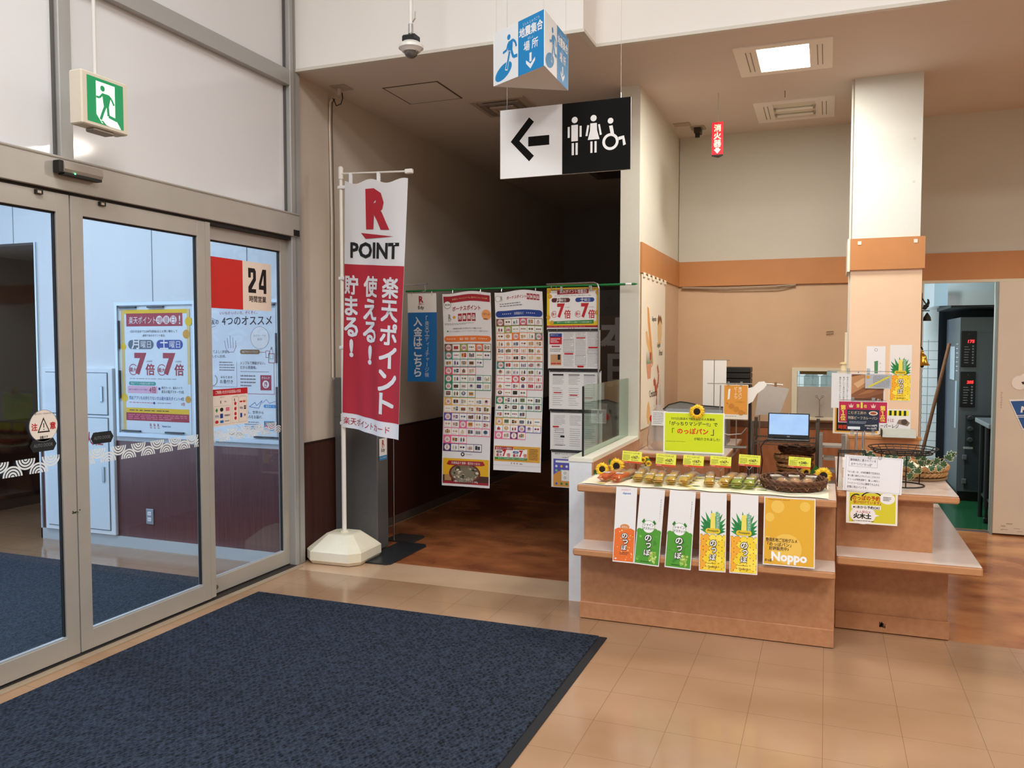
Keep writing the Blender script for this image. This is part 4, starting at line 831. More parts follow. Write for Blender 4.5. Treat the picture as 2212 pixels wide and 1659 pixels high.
# ================================================================= OVERHEAD
def ceil_panel(x, y, lit, lab, grp=None):
    t = thing('ceiling_light', lab, 'ceiling light', (x, y, SOF), 0, grp); pm = M('#f2eee6', .5)
    s = MB(); s.box((-.303, -.302, -.008), (.303, -.235, 0), pm); s.box((-.303, .23, -.008), (.303, .302, 0), pm); s.box((-.303, -.235, -.008), (-.16, .23, 0), pm); s.box((.16, -.235, -.008), (.303, .23, 0), pm); s.box((-.16, -.235, -.001), (.16, .23, 0), pm)
    s.build('panel_frame', t); s = MB()
    for xx in (-.23, -.2, .21, .24): s.box((xx - .003, -.2, -.0095), (xx + .003, .2, -.008), M('#8d867c', .5))
    s.build('air_slot', t)
    if lit: plab(MB().box((-.157, -.232, -.007), (.157, .227, -.002), M('#fff6e6', .4, emit=24)).build('diffuser', t), 'glowing square diffuser')
    else:
        MB().box((-.157, -.232, -.004), (.157, .227, -.0012), M('#e0dacb', .4)).build('diffuser', t)
        for yy in (-.09, .09): 
            s = MB(); s.tube([(-.14, yy, -.016), (.14, yy, -.016)], .011, M('#f2f0e6', .35)); s.box((-.157, yy - .03, -.02), (-.14, yy + .03, -.004), M('#a8a090', .5)); s.box((.14, yy - .03, -.02), (.157, yy + .03, -.004), M('#a8a090', .5)); s.build('fluorescent_tube', t)
    return t
ceil_panel(-.302, 5.862, True, 'lit square ceiling light with white panel above the bakery counter')
ceil_panel(-.28, 7.18, False, 'unlit square ceiling light near the bakery back wall')
t = thing('ceiling_light', 'large fluorescent ceiling light of the shop, beyond the right edge', 'ceiling light', (4.2, 6.2, SOF)); MB().box((-.52, -.32, -.03), (.52, .32, 0), WHT).build('panel_frame', t); MB().box((-.48, -.28, -.036), (.48, .28, -.03), M('#ffe6cf', .4, emit=6)).build('diffuser', t)
for i, (x, y) in enumerate(HALL):
    t = thing('ceiling_light', 'square hall ceiling light high above the entrance', 'ceiling light', (x, y, 5.2), 0, 'hall ceiling lights'); MB().box((-.62, -.62, -.05), (.62, .62, 0), WHT).build('panel_frame', t); MB().box((-.58, -.58, -.056), (.58, .58, -.05), M('#fff1df', .4, emit=5)).build('diffuser', t)
t = thing('ceiling_access_hatch', 'square access hatch outlined in dark gaps on the corridor soffit', 'hatch', (-2.9, 5.70, SOF))
MB().box((-.215, -.21, -.004), (.215, .21, 0), SOFM).build('hatch_panel', t)
s = MB(); dk = M('#5b4b3f', .6)
for a, b in (((-.228, -.222, -.003), (.228, -.212, 0)), ((-.228, .212, -.003), (.228, .222, 0)), ((-.228, -.212, -.003), (-.216, .212, 0)), ((.216, -.212, -.003), (.228, .212, 0))): s.box(a, b, dk)
s.build('frame_gap', t)
t = thing('ceiling_vent', 'grey square ceiling vent behind the hanging signs', 'vent', (-2.44, 6.25, SOF))
s = MB()
for k, (h, z) in enumerate(((.225, 0), (.16, -.0125), (.10, -.025))):
    m_ = M('#b9a99a', .5) if k % 2 == 0 else M('#8f8378', .5)
    s.box((-h, -h, z - .012), (h, -h + .035, z), m_); s.box((-h, h - .035, z - .012), (h, h, z), m_); s.box((-h, -h + .035, z - .012), (-h + .035, h - .035, z), m_); s.box((h - .035, -h + .035, z - .012), (h, h - .035, z), m_)
s.box((-.064, -.064, -.03), (.064, .064, -.001), m_); s.build('louvre_rings', t)
t = thing('ceiling_vent', 'dim ceiling vent deep in the corridor below the toilet sign', 'vent', (-2.2, 9.0, SOF)); s = MB(); s.box((-.3, -.3, -.02), (.3, .3, 0), M('#7d736a', .5)); s.box((-.2, -.2, -.035), (.2, .2, -.02), M('#5d544c', .5)); s.build('louvre_plate', t)
# dome cameras
t = thing('security_camera', 'white dome security camera on a pipe in front of the white wall', 'camera', (-2.317, 4.4, 3.262))
cw = M('#e9e9e6', .3)
MB().cyl((0, 0), .0125, .165, 1.94, M('#e6e6e2', .35), 14).build('drop_pipe', t)
s = MB(); s.cyl((0, 0), .016, .135, .19, CHROME, 14); s.tube([(.01, 0, .2), (.028, 0, .22), (.028, 0, .26)], .004, CHROME, 6); s.build('coupling', t)
s = MB(); s.box((-.045, -.035, .085), (.045, .035, .125), BLACK, .008); s.cyl((0, 0), .012, .12, .14, CHROME); s.build('mount_bracket', t)
s = MB(); s.lathe([(.02, .088), (.05, .086), (.072, .066), (.073, .05), (.066, .046), (.05, .030), (.046, .03)], cw, n=32); s.build('housing', t, True)
s = MB(); s.lathe([(.001, -.006), (.018, -.002), (.034, .01), (.040, .026), (.041, .034)], M('#5c5a58', .08, spec=.8), n=28); s.build('dome', t, True)
t = thing('security_camera', 'small dark camera on the bakery soffit beside the extinguisher sign', 'camera', (-1.095, 7.45, SOF)); MB().box((-.06, -.06, -.012), (.06, .06, 0), M('#a89a85', .5)).build('base_plate', t); s = MB(); s.box((-.03, -.05, -.06), (.03, .05, -.012), M('#3a3128', .4), .006); s.cyl((0, -.03), .02, -.095, -.06, BLACK, 14); s.build('camera_body', t)
t = thing('ceiling_patch_plate', 'small blank cover plate on the soffit next to the partition', 'plate', (-1.21, 7.30, SOF)); MB().box((-.07, -.05, -.008), (.07, .05, 0), M('#b5a791', .5), .003).build('cover', t)
t = thing('ceiling_hook', 'tiny metal hook on the soffit behind the unlit light', 'hook', (-.33, 6.62, SOF)); MB().tube([(0, 0, 0), (0, 0, -.05)], .004, M('#8a8276', .5), 6).build('pin', t)
# toilet sign
t = thing('toilet_sign', 'black and white hanging sign with left arrow and restroom pictograms', 'sign', (-1.44, 4.6, 2.556))
p = Sheet(.785, .40, M('#e9e9ea', .45), thick=.012, back=M('#dcdcdc', .5)); K = M('#141413', .75, spec=.1); W_ = M('#ececec', .5)
p.rect(.49, 0, 1, 1, K, 1)
p.raw([(.232, .14), (.270, .21), (.155, .47), (.270, .70), (.232, .775), (.085, .47)], K, 1, [(0, 5, 2, 1), (5, 4, 3, 2)]); p.raw([(.225, .42), (.39, .42), (.39, .56), (.225, .56)], K, 1)
p.circ(.585, .245, .023, W_, 2); p.rect(.56, .315, .61, .545, W_, 2); p.rect(.532, .335, .548, .49, W_, 2); p.rect(.622, .335, .638, .49, W_, 2); p.rect(.563, .57, .580, .74, W_, 2); p.rect(.592, .57, .609, .74, W_, 2)
p.circ(.727, .245, .023, W_, 2); p.raw([(.703, .315), (.751, .315), (.754, .42), (.772, .545), (.684, .545), (.701, .42)], W_, 2); p.raw([(.680, .335), (.695, .34), (.682, .49), (.667, .485)], W_, 2); p.raw([(.774, .335), (.761, .34), (.774, .49), (.789, .485)], W_, 2); p.rect(.704, .57, .720, .73, W_, 2); p.rect(.735, .57, .751, .73, W_, 2)
p.circ(.853, .305, .021, W_, 2); p.raw([(.842, .375), (.868, .37), (.880, .49), (.856, .50)], W_, 2); p.ring(.853, .595, .060, .02, W_, 2, n=32); p.raw([(.91, .54), (.952, .525), (.956, .565), (.914, .585)], W_, 2); p.raw([(.938, .53), (.952, .525), (.966, .65), (.946, .665)], W_, 2)
p.build('sign_board', parent=t)
for x in (-.35, .335): 
    s = MB(); s.tube([(x, .004, .37), (x, .004, 2.64)], .0012, M('#c9c4bb', .4), 5); s.tube([(x, .004, .40), (x, .004, .43)], .003, CHROME, 6); s.build('suspension_wire', t)
# triangular assembly-point sign
t = thing('assembly_point_sign', 'blue and white triangular hanging sign reading 地震集合場所', 'sign', (-1.505, 4.29, 3.0))
V_ = [(-.245, 0.002), (.128, -.221), (.118, .222)]; HH = .285
s = MB(); s.prism([(x * .99, y * .99) for x, y in V_], .001, HH - .001, M('#e8e2da', .55)); s.build('core', t)
def tri_face(a, b):
    L_ = math.hypot(b[0] - a[0], b[1] - a[1]); ang = math.atan2(b[1] - a[1], b[0] - a[0]); cb = M('#0f86c8', .5); cw = M('#e9eef3', .5)
    p = Sheet(L_, HH, cw, thick=.003, lay=.0004); p.rect(.505, 0, 1, 1, cb, 1)
    p.circ(.32, .20, .034, cb, 1); p.path([(.20, .45), (.28, .42), (.31, .31), (.40, .28), (.45, .34), (.47, .43)], .03, cb, 2); p.raw([(.31, .28), (.40, .28), (.39, .5), (.30, .5)], cb, 2)
    p.path([(.37, .46), (.41, .60), (.49, .60)], .04, cb, 2); p.raw([(x_, y_) for x_, y_ in [(.21 + .17 * math.cos(q_ * PI / 12) * 1.0, .80 - .14 * math.sin(q_ * PI / 12) - .07 * math.cos(q_ * PI / 12)) for q_ in range(24)]], cb, 1); p.path([(.34, .46), (.27, .80)], .052, cw, 3); p.path([(.34, .47), (.275, .78)], .034, cb, 4)
    p.text('じしん しゅうごう', .56, .07, .95, .125, cw, 3); p.text('地震集合', .53, .15, .97, .33, cw, 3, .04); p.text('ばしょ', .66, .36, .83, .41, cw, 3); p.text('場 所', .60, .43, .90, .60, cw, 3, .03)
    p.rect(.725, .66, .765, .82, cw, 3); p.raw([(.66, .77), (.745, .86), (.83, .77), (.83, .83), (.745, .95), (.66, .83)], cw, 3, [(0, 1, 4, 5), (1, 2, 3, 4)])
    o = p.build('printed_panel', ((a[0] + b[0]) / 2, (a[1] + b[1]) / 2, 0), ang, parent=t); return o
tri_face(V_[0], V_[1]); tri_face(V_[1], V_[2]); tri_face(V_[2], V_[0])
for x, y in V_: 
    s = MB(); s.tube([(x * .93, y * .93, HH - .02), (x * .93, y * .93, 2.2)], .001, M('#c9c4bb', .4), 5); s.build('suspension_wire', t)
# fire extinguisher sign
t = thing('extinguisher_sign', 'small red hanging prism sign reading 消火器 with a down arrow', 'sign', (-.805, 6.5, 3.0))
s = MB(); rr_ = M('#c8202f', .4, emit=.0); s.prism([(-.042, -.03), (.042, -.03), (.0, .045)], .012, .255, rr_); s.prism([(-.042, -.03), (.042, -.03), (0.0, .03)], 0, .012, BLACK); s.build('body', t)
p = Sheet(.083, .243, rr_, thick=.0003); yw = M('#f6e9c0', .5, emit=.12); p.vtext('消火器', .18, .06, .82, .78, yw, 2, .04); p.raw([(.18, .84), (.5, .97), (.82, .84)], yw, 2); p.rect(.34, .79, .66, .85, yw, 2); p.build('lettering', (0, -.031, .012), parent=t)
MB().tube([(0, 0, .255), (0, 0, .48)], .0015, M('#8d8778', .5), 5).build('suspension_rod', t)
# ================================================================= COUNTERS
t = thing('display_counter', 'long low wood-look bread counter with ledge, hung with posters, beside the white low wall', 'counter', (-.626, 4.43, 0)); ox, oy = -.626, 4.43
def cb(par, nm, x0, x1, y0, y1, z0, z1, m, bev=.003): return MB().box((x0 - ox, y0 - oy, z0), (x1 - ox, y1 - oy, z1), m, bev).build(nm, par)
cb(t, 'plinth', -1.306, .058, 4.507, 4.94, .004, .10, COUNTER); cb(t, 'lower_panel', -1.304, .058, 4.522, 4.94, .10, .40, COUNTER, 0)
s = MB(); s.box((-1.306 - ox, 4.362 - oy, .40), (.058 - ox, 4.62 - oy, .4395), EDGE, .008); s.box((-1.306 - ox, 4.366 - oy, .4395), (.056 - ox, 4.62 - oy, .4415), TOPLAM); s.build('ledge', t)
cb(t, 'upper_panel', -1.304, .056, 4.588, 4.94, .4415, .748, COUNTER, 0)
s = MB(); s.box((-1.302 - ox, 4.43 - oy, .748), (.058 - ox, 4.955 - oy, .7875), EDGE, .007); s.box((-1.30 - ox, 4.434 - oy, .7875), (.056 - ox, 4.955 - oy, .79), TOPLAM); s.build('worktop', t)
t = thing('display_counter', 'wider wood-look counter with broad glossy ledge at the right, beside the pillar', 'counter', (.36, 4.78, 0)); ox, oy = .36, 4.78
cb(t, 'plinth', .066, .632, 4.851, 6.16, .004, .10, COUNTER); cb(t, 'lower_panel', .066, .622, 4.866, 6.15, .10, .42, COUNTER, 0)
s = MB(); s.box((.066 - ox, 4.60 - oy, .42), (.742 - ox, 6.18 - oy, .466), EDGE, .008); s.box((.54 - ox, 6.17 - oy, .42), (.742 - ox, 6.36 - oy, .466), EDGE, .008); s.box((.066 - ox, 4.604 - oy, .466), (.738 - ox, 6.176 - oy, .468), TOPLAM); s.box((.54 - ox, 6.17 - oy, .466), (.738 - ox, 6.356 - oy, .468), TOPLAM); s.build('ledge', t)
cb(t, 'upper_panel', .066, .540, 4.835, 6.15, .468, .747, COUNTER, 0)
s = MB(); s.box((.062 - ox, 4.775 - oy, .747), (.655 - ox, 6.20 - oy, .785), EDGE, .008); s.box((.064 - ox, 4.779 - oy, .785), (.651 - ox, 6.196 - oy, .787), TOPLAM); s.build('worktop', t)
s = MB()
for i in range(12): x = .29 + R.random() * .03; s.box((x - ox, 4.8502 - oy, .03 + .02 * R.random()), (x + .006 - ox, 4.8508 - oy, .045 + .02 * R.random()), M('#3a2a1c', .7))
plab(s.build('dark_scuff', t), 'small dark chip in the plinth')
t = thing('rear_counter', 'brown counter with pale top running back along the partition', 'counter', (-.98, 6.5, 0))
MB().box((-.325, -.5, .004), (.31, .6, .745), COUNTER, 0).build('body', t); s = MB(); s.box((-.327, -.55, .745), (.325, .62, .778), EDGE, .006); s.box((-.325, -.545, .778), (.323, .618, .78), TOPLAM); s.build('worktop', t)
s = MB(); s.tube([(.338, -.5, .0), (.338, -.5, .72), (.338, -.47, .75), (.338, .3, .75)], .011, CHROME, 8); s.build('corner_rail', t)
t0 = bpy.data.objects['rear_counter']
for x in (-.12, .12): MB().box((x - .07, -.503, .60), (x + .07, -.5, .612), M('#5a3420', .6)).build('drawer_slot', t0)
t = thing('pillar_cabinet', 'orange wood cabinet standing against the foot of the pillar', 'cabinet', (.38, 6.44, 0))
MB().box((-.215, -.03, .005), (.235, .035, .895), M('#cf8f5e', .4, noise=.08)).build('body', t); MB().box((-.23, -.036, .895), (.25, .037, .92), M('#b8834f', .4), .004).build('top_board', t)

# ----- posters hung from the counter edge
def bubbles(s, txt, x0, y0, x1, y1, ink='#1d1a18'):
    s.vtext(txt, x0, y0, x1, y1, M(ink, .5), 7, .12); s.vtext(txt, x0, y0, x1, y1, WHT, 9, .035)
def hung(w, h, x, dx, lab, draw, paper=PAPC, zt=.790):
    yb = 4.345 if h > .36 else 4.352
    p = Sheet(w, h, paper); draw(p); o = p.build('counter_poster', (x + dx, yb + .0, zt - h * .98), 0, -math.asin(min(.9, (4.424 - yb) / h)))
    o.rotation_euler[1] = math.atan2(-dx, h); tag(o, lab, 'poster'); s = MB(); return o
def orange_poster(p):
    p.dashes(.25, .025, .7, .045, 2, PINK, 1); p.text('Aqours', .28, .065, .72, .10, M('#2474c4', .5), 2, .02, skew=.2)
    p.rect(.03, .57, .97, .985, M('#e8702a', .5), 1); p.raw([(.03, .57), (.2, .545), (.5, .555), (.8, .545), (.97, .57)], M('#e8702a', .5), 1); p.circ(.5, .53, .22, M('#d98a4a', .5), 2, ry=.13); p.text('みかん', .36, .515, .64, .545, WHT, 3)
    for i in range(46): p.circ(R.uniform(.06, .94), R.uniform(.58, .97), R.uniform(.008, .035), M(R.choice(['#f6a04a', '#f2b46c', '#f9d6a0', '#e05c1c']), .5), 2, n=8)
    bubbles(p, 'のっぽ', .36, .61, .68, .84); p.dashes(.3, .86, .75, .9, 2, BRN, 3); p.circ(.14, .955, .06, WHT, 3, n=10, ry=.03)
def grape_poster(p):
    g = M('#4f9a2e', .5); g2_ = M('#69b340', .5); p.rect(.03, .57, .97, .985, g, 1); 
    for x, r in ((.12, .11), (.3, .13), (.72, .15), (.88, .1)): p.circ(x, .565, r, g, 1)
    for i in range(12): p.circ(R.uniform(.08, .9), R.uniform(.6, .95), R.uniform(.02, .07), M(R.choice(['#58a535', '#7abf4a', '#3f8a26']), .5), 2, n=12)
    p.circ(.47, .50, .25, WHT, 3, n=28); p.ring(.47, .50, .25, .012, g, 4, n=28); p.text('シャイン', .27, .455, .67, .495, M('#23401c', .5), 5, .02); p.text('マスカット', .25, .505, .69, .54, M('#23401c', .5), 5, .02)
    for x, y in ((.24, .44), (.27, .425), (.67, .435), (.71, .45)): p.raw([(x - .06, y), (x - .02, y - .02), (x, y - .028), (x + .02, y - .015), (x + .05, y), (x, y + .018)], M('#2c7a2a', .5), 5)
    for i in range(26): 
        q = R.random(); p.circ(.70 + R.uniform(-.16, .18) * (1 - q * .5), .82 + q * .14, .048, M(R.choice(['#b5cf62', '#9dbf4a', '#c8dc86', '#86ad3a']), .4), 4 + (i % 3), n=10)
    p.path([(.72, .82), (.70, .74), (.76, .70)], .012, M('#4f6a24', .5), 5); bubbles(p, 'のっぽ', .36, .60, .62, .88)
    p.vtext('静岡生まれの長いパン', .86, .12, .90, .42, GRY, 2); p.dashes(.25, .945, .7, .965, 1, M('#23401c', .5), 3)
def pine_poster(p):
    gl = M('#1e7a3a', .5); gd = M('#145a2a', .5); c0 = (.5, .5)
    for i, (a, l) in enumerate(((172, .52), (158, .56), (142, .62), (126, .68), (110, .74), (94, .76), (78, .76), (64, .72), (48, .66), (32, .58), (16, .52), (4, .48))):
        c_, s_ = math.cos(rad(a)), math.sin(rad(a)); q = p.w / p.h; 
        p.raw([(max(.02, min(.98, .5 + x_)), .50 - y_ * q) for x_, y_ in ((c_ * l * 1.15, s_ * l * 1.1), (-s_ * .11 + c_ * .2, c_ * .11 + s_ * .2), (0, 0), (s_ * .11 + c_ * .2, -c_ * .11 + s_ * .2))], gl if i % 2 else M('#2c8d47', .5), 1 + (i % 2))
    p.raw([(.42, .26), (.58, .26), (.60, .5), (.40, .5)], M('#e9dc62', .5), 3); p.raw([(.60, .24), (.76, .26), (.75, .48), (.61, .5)], M('#6fa883', .5), 3)
    p.vtext('パイナップル', .63, .26, .72, .47, WHT, 4); p.rr(.22, .455, .78, .52, M('#e2c22a', .5), 4); p.text('Pineapple', .26, .47, .74, .505, M('#4a5a1a', .5), 5, .02, skew=.15)
    q = p.w / p.h; r = .152; n = 0
    for j in range(7):
        for i in range(5):
            x = .03 + i * .235 + (j % 2) * .117; y = .575 + j * .068
            if x > 1.02: continue
            m = M('#efa92c', .5) if (x + (y - .5) * .3 < .36) else M(R.choice(['#f3d53a', '#f6de4e', '#efcf2e']), .5)
            pts = [(min(.97, max(.03, x + r * math.cos(rad(60 * k)))), min(.985, max(.53, y - r * q * math.sin(rad(60 * k))))) for k in range(6)]
            p.raw(pts, M('#8a6a1c', .5), 2); p.raw([(x_ * .9 + min(.97, max(.03, x)) * .1, y_ * .9 + y * .1) for x_, y_ in pts], m, 3)
    bubbles(p, 'のっぽ', .40, .60, .64, .86); p.dashes(.3, .89, .68, .905, 1, BRN, 5); p.text('Vanderde', .32, .92, .68, .955, BRN, 5, skew=.2)
def noppo_poster(p):
    p.rect(.02, .015, .98, .985, M('#dfa92c', .5), 1); p.text('Numazu bread for everyone!', .04, .025, .55, .05, M('#a8641c', .5), 2)
    for x, y, r in ((.12, .30, .09), (.27, .14, .13), (.45, .75, .30), (.8, .12, .1), (.08, .62, .06)): p.circ(x, y, r, M('#e9bd50', .5), 2, n=28)
    hw = M('#3a2a18', .5); p.text('静岡名物ご当地グルメ', .05, .60, .66, .66, hw, 3, .03); p.text('「のっぽパン」', .08, .665, .55, .72, hw, 3, .03); p.text('好評販売中♪', .12, .725, .50, .78, hw, 3, .03)
    p.text('Noppo', .03, .80, .985, .975, WHT, 4, .045); p.text('のっぽ', .04, .90, .18, .955, hw, 5, .03)
hung(.117, .405, -1.015, 0, 'narrow poster with orange lower half, leftmost on the counter front', orange_poster)
hung(.136, .408, -.872, -.016, 'narrow green grape のっぽ poster next to the orange one', grape_poster)
hung(.138, .410, -.709, -.012, 'narrow green grape のっぽ poster next to the pineapple ones', grape_poster)
hung(.137, .408, -.549, .008, 'narrow yellow pineapple のっぽ poster right of the green grape posters', pine_poster)
hung(.140, .405, -.390, .006, 'narrow yellow pineapple のっぽ poster beside the square Noppo poster', pine_poster)
hung(.250, .345, -.166, .002, 'wide mustard yellow Noppo poster with large white lettering on the counter front', noppo_poster)

# ----- counter cloth and goods on it
t = thing('table_cloth', 'pale cloth with yellow print spread on the front counter', 'cloth', (-.62, 4.68, .79))
s = MB(); nx, ny = 60, 14; cl = M('#ebe6cc', .7); vs = []
for j in range(ny + 1):
    for i in range(nx + 1):
        x = -.66 + 1.30 * i / nx; y = -.235 + .45 * j / ny + .012 * math.sin(i * .7) * (j == 0 or j == ny); vs.append((x, y, .0045 + .003 * math.sin(i * .55 + j) * math.sin(j * .8)))
s.add(vs, [(j * (nx + 1) + i, j * (nx + 1) + i + 1, (j + 1) * (nx + 1) + i + 1, (j + 1) * (nx + 1) + i) for j in range(ny) for i in range(nx)], cl)
for k in range(34):
    x, y = R.uniform(-.62, .6), R.uniform(-.21, .19); m = M(R.choice(['#f0dc5a', '#f3e384', '#9db07a']), .7); a = R.random() * 3
    s.add([(x + r_ * math.cos(q + a), y + r_ * .5 * math.sin(q + a), .0085) for q, r_ in [(k2 * PI / 4, R.uniform(.02, .036)) for k2 in range(8)]], [tuple(range(8))], m)
s.build('printed_cloth', t, True)
def film(name, tint, am, body): return clear(name, tint, am, .1, 1.45, body)
F_OR = film('orange_film', '#ffd9c4', .42, '#ee7a4a'); F_YE = film('yellow_film', '#fff4d8', .40, '#e9cf66'); F_GR = film('green_film', '#eef8d8', .42, '#b3d162'); F_CL = clear('bag_film', '#fbf8f0', .10, .12, body='#e9e2d2')
BRD = M('#b07c50', .6, noise=.25, nscale=25, bump=.2); BRD2 = M('#c08a52', .6, noise=.3, nscale=20, bump=.3)
def bread_pack(x, y, rz, film_m, lab, L_=.30, wd=.052, ht=.044, seal='#efe7dc', lift=.0):
    t = thing('bread_packet', lab, 'bread', (x, y, .799 + lift), rz, 'long bread packets on the front counter'); 
    s = MB(); n = 14
    pr = []
    for i in range(n + 1):
        u = i / n; r = (1 - abs(2 * u - 1) ** 8) ** .35; pr.append((max(.3, r), u))
    def loaf(s, m, k, y0, y1, sag=1):
        vs = []; fs = []; q = 16
        for r, u in pr:
            for a in range(q):
                th = 2 * PI * a / q; vs.append((wd / 2 * k * r * math.cos(th), y0 + (y1 - y0) * u, ht / 2 + ht / 2 * k * r * math.sin(th) * (1 if math.sin(th) > 0 else .9)))
        for i in range(n):
            for a in range(q): fs.append((i * q + a, i * q + (a + 1) % q, (i + 1) * q + (a + 1) % q, (i + 1) * q + a))
        fs += [tuple(range(q))[::-1], tuple(range(n * q, n * q + q))]; s.add(vs, fs, m)
    loaf(s, BRD, .86, .02, L_ - .03); s.build('bread_roll', t, True)
    s = MB(); vs = []; fs = []; q = 20; m_ = 16
    for i in range(m_ + 1):
        u = i / m_; r = min(1, (u * 12 + .12) ** .5) * min(1, ((1 - u) * 9 + .10) ** .6); fl = 1 + .22 * (1 - r); sq = lambda v: math.copysign(abs(v) ** .62, v)
        for a in range(q):
            th = 2 * PI * a / q; wob = 1 + .05 * math.sin(5 * th + i * 1.3 + x * 40); vs.append((wd / 2 * fl * wob * sq(math.cos(th)), L_ * u, ht / 2 + ht / 2 * r * wob * sq(math.sin(th))))
    for i in range(m_):
        for a in range(q): fs.append((i * q + a, i * q + (a + 1) % q, (i + 1) * q + (a + 1) % q, (i + 1) * q + a))
    k1 = [f for f in fs if (f[0] // q in (2, 3, 4, 5, 6, 7) and f[0] % q < 11) or f[0] // q < 2]; k2 = [f for f in fs if f not in k1]; s.add(vs, k1, film_m); s.add(vs, k2, F_CL); s.build('printed_wrapper', t, True)
    s = MB(); z_ = ht / 2
    s.box((-wd * .55, -.012, z_ - .0008), (wd * .55, .01, z_ + .0008), film_m); s.box((-wd * .5, L_ - .01, z_ - .0008), (wd * .5, L_ + .02, z_ + .0008), F_CL); s.build('heat_seal', t)
    s = MB(); s.box((-.02, .055, ht + .0005), (.02, .085, ht + .0022), M(seal, .4)); 
    for k in range(3): s.box((-.015, .06 + .008 * k, ht + .0022), (.012, .063 + .008 * k, ht + .0026), GRY)
    s.build('price_sticker', t); return t
bread_pack(-1.175, 4.505, rad(-8), F_OR, 'orange printed bread packet, nearest the low wall'); bread_pack(-1.10, 4.50, rad(-9), F_OR, 'orange printed bread packet, right one of the pair', lift=.0)
for i, (x, y, a, f, lab) in enumerate(((-.985, 4.56, 6, F_YE, 'yellow bread packet, leftmost of the row of five'), (-.918, 4.535, 4, F_YE, 'yellow bread packet, second of the row of five'), (-.858, 4.50, 6, F_YE, 'yellow bread packet in the middle of the row of five'), (-.795, 4.53, 4, F_YE, 'yellow bread packet, fourth of the row of five'), (-.730, 4.53, -4, F_YE, 'gold bread packet, rightmost of the row of five'))): bread_pack(x, y, rad(a), f, lab, .31)
for i, (x, y, a, f, lab) in enumerate(((-.585, 4.53, 6, F_YE, 'gold bread packet, leftmost of the four near the woven tray'), (-.515, 4.555, -6, F_YE, 'gold bread packet beside the green packets'), (-.445, 4.54, -2, F_GR, 'green bread packet beside the gold one'), (-.380, 4.545, -2, F_GR, 'green bread packet nearest the woven tray'))): bread_pack(x, y, rad(a), f, lab, .31, .054, .048)

# ----- sunflowers
def sunflower_head(s, c, r, yaw, tilt=0, n=16):
    """a flower head facing -y turned by yaw / tilt"""
    cy_, sy_ = math.cos(yaw), math.sin(yaw); ct, st = math.cos(tilt), math.sin(tilt)
    def f(x, y, z):
        y, z = y * ct - z * st, y * st + z * ct
        x, y = x * cy_ - y * sy_, x * sy_ + y * cy_; return (c[0] + x, c[1] + y, c[2] + z)
    for ring in (0, 1):
        for i in range(n):
            a = 2 * PI * (i + ring * .5) / n; l = r * R.uniform(.86, 1.05); w_ = r * .17; m = M('#f0b91e', .5) if (i + ring) % 2 else M('#f7cb2c', .5)
            d = (math.cos(a), math.sin(a)); q = (-d[1], d[0]); y0 = .004 * ring
            P_ = lambda t_, o_, b_: (d[0] * l * t_ + q[0] * o_, y0 + b_, d[1] * l * t_ + q[1] * o_)
            s.add([P_(.3, -w_ * .5, 0), P_(.65, -w_, -.003), P_(1, 0, .006), P_(.65, w_, -.003), P_(.3, w_ * .5, 0), P_(.65, 0, -.007)], [(0, 1, 5), (1, 2, 5), (2, 3, 5), (3, 4, 5), (4, 0, 5)], m, f)
    return f
def flower_thing(lab, loc, heads, leaves=(), stem_to=None, pot=False):
    t = thing('artificial_sunflower', lab, 'flower', loc)
    for c, r, yaw, tilt in heads:
        s = MB(); f = sunflower_head(s, c, r, yaw, tilt); s.build('petals', t, False)
        s = MB(); s.ball((0, -.004, 0), r * .42, M('#2a1a10', .9, bump=.6, bscale=400), 14, (1, .3, 1), fn=f); s.build('seed_disc', t, True)
        s = MB(); b0 = stem_to or (c[0], c[1] + .02, .001); s.tube([tuple(f(0, .004, 0)), (c[0], c[1] + .02, c[2] * .6), b0], .003, M('#3f7a2e', .6), 6); s.build('stem', t)
    for c, a, l in leaves:
        s = MB(); d = (math.cos(a), math.sin(a)); s.add([(c[0], c[1], c[2]), (c[0] + d[0] * l * .5 - d[1] * l * .3, c[1], c[2] + d[1] * l * .5 + d[0] * l * .3), (c[0] + d[0] * l, c[1] - .004, c[2] + d[1] * l), (c[0] + d[0] * l * .5 + d[1] * l * .3, c[1], c[2] + d[1] * l * .5 - d[0] * l * .3), (c[0] + d[0] * l * .5, c[1] + .004, c[2] + d[1] * l * .5)], [(0, 3, 4), (3, 2, 4), (2, 1, 4), (1, 0, 4)], M('#2f6a2c', .5)); s.build('leaf', t)
    return t
flower_thing('pair of artificial sunflowers at the left end of the counter by the low wall', (-1.22, 4.80, .79), [((-.03, -.01, .036), .044, rad(10), rad(-10)), ((.055, 0, .058), .052, rad(-5), 0)], [((.02, .01, .05), rad(100), .05), ((-.05, .01, .02), rad(200), .06)])
flower_thing('artificial sunflowers behind the woven tray at the right end of the counter', (-.02, 4.90, .79), [((.012, -.01, .052), .053, rad(12), 0), ((-.08, .02, .062), .034, rad(30), rad(10))], [((-.06, .02, .05), rad(40), .06), ((-.02, .01, .05), rad(100), .06)])
t = thing('flower_pot', 'small paper-wrapped pot of yellow flowers between the price cards', 'flower pot', (-1.01, 4.90, .79)); s = MB(); s.lathe([(.020, 0), (.024, .01), (.027, .05), (.029, .056), (.024, .054), (.022, .04)], M('#c9bca0', .8, bump=.5), n=14); s.build('wrapped_pot', t, True)
for c, r in (((-.014, -.012, .088), .024), ((.02, -.014, .068), .022), ((.004, .004, .094), .02)):
    s = MB(); f = sunflower_head(s, c, r, .2, .2, 9); s.build('petals', t); MB().tube([tuple(f(0, 0, 0)), (0, 0, .05)], .0018, M('#3f7a2e', .6), 5).build('stem', t)
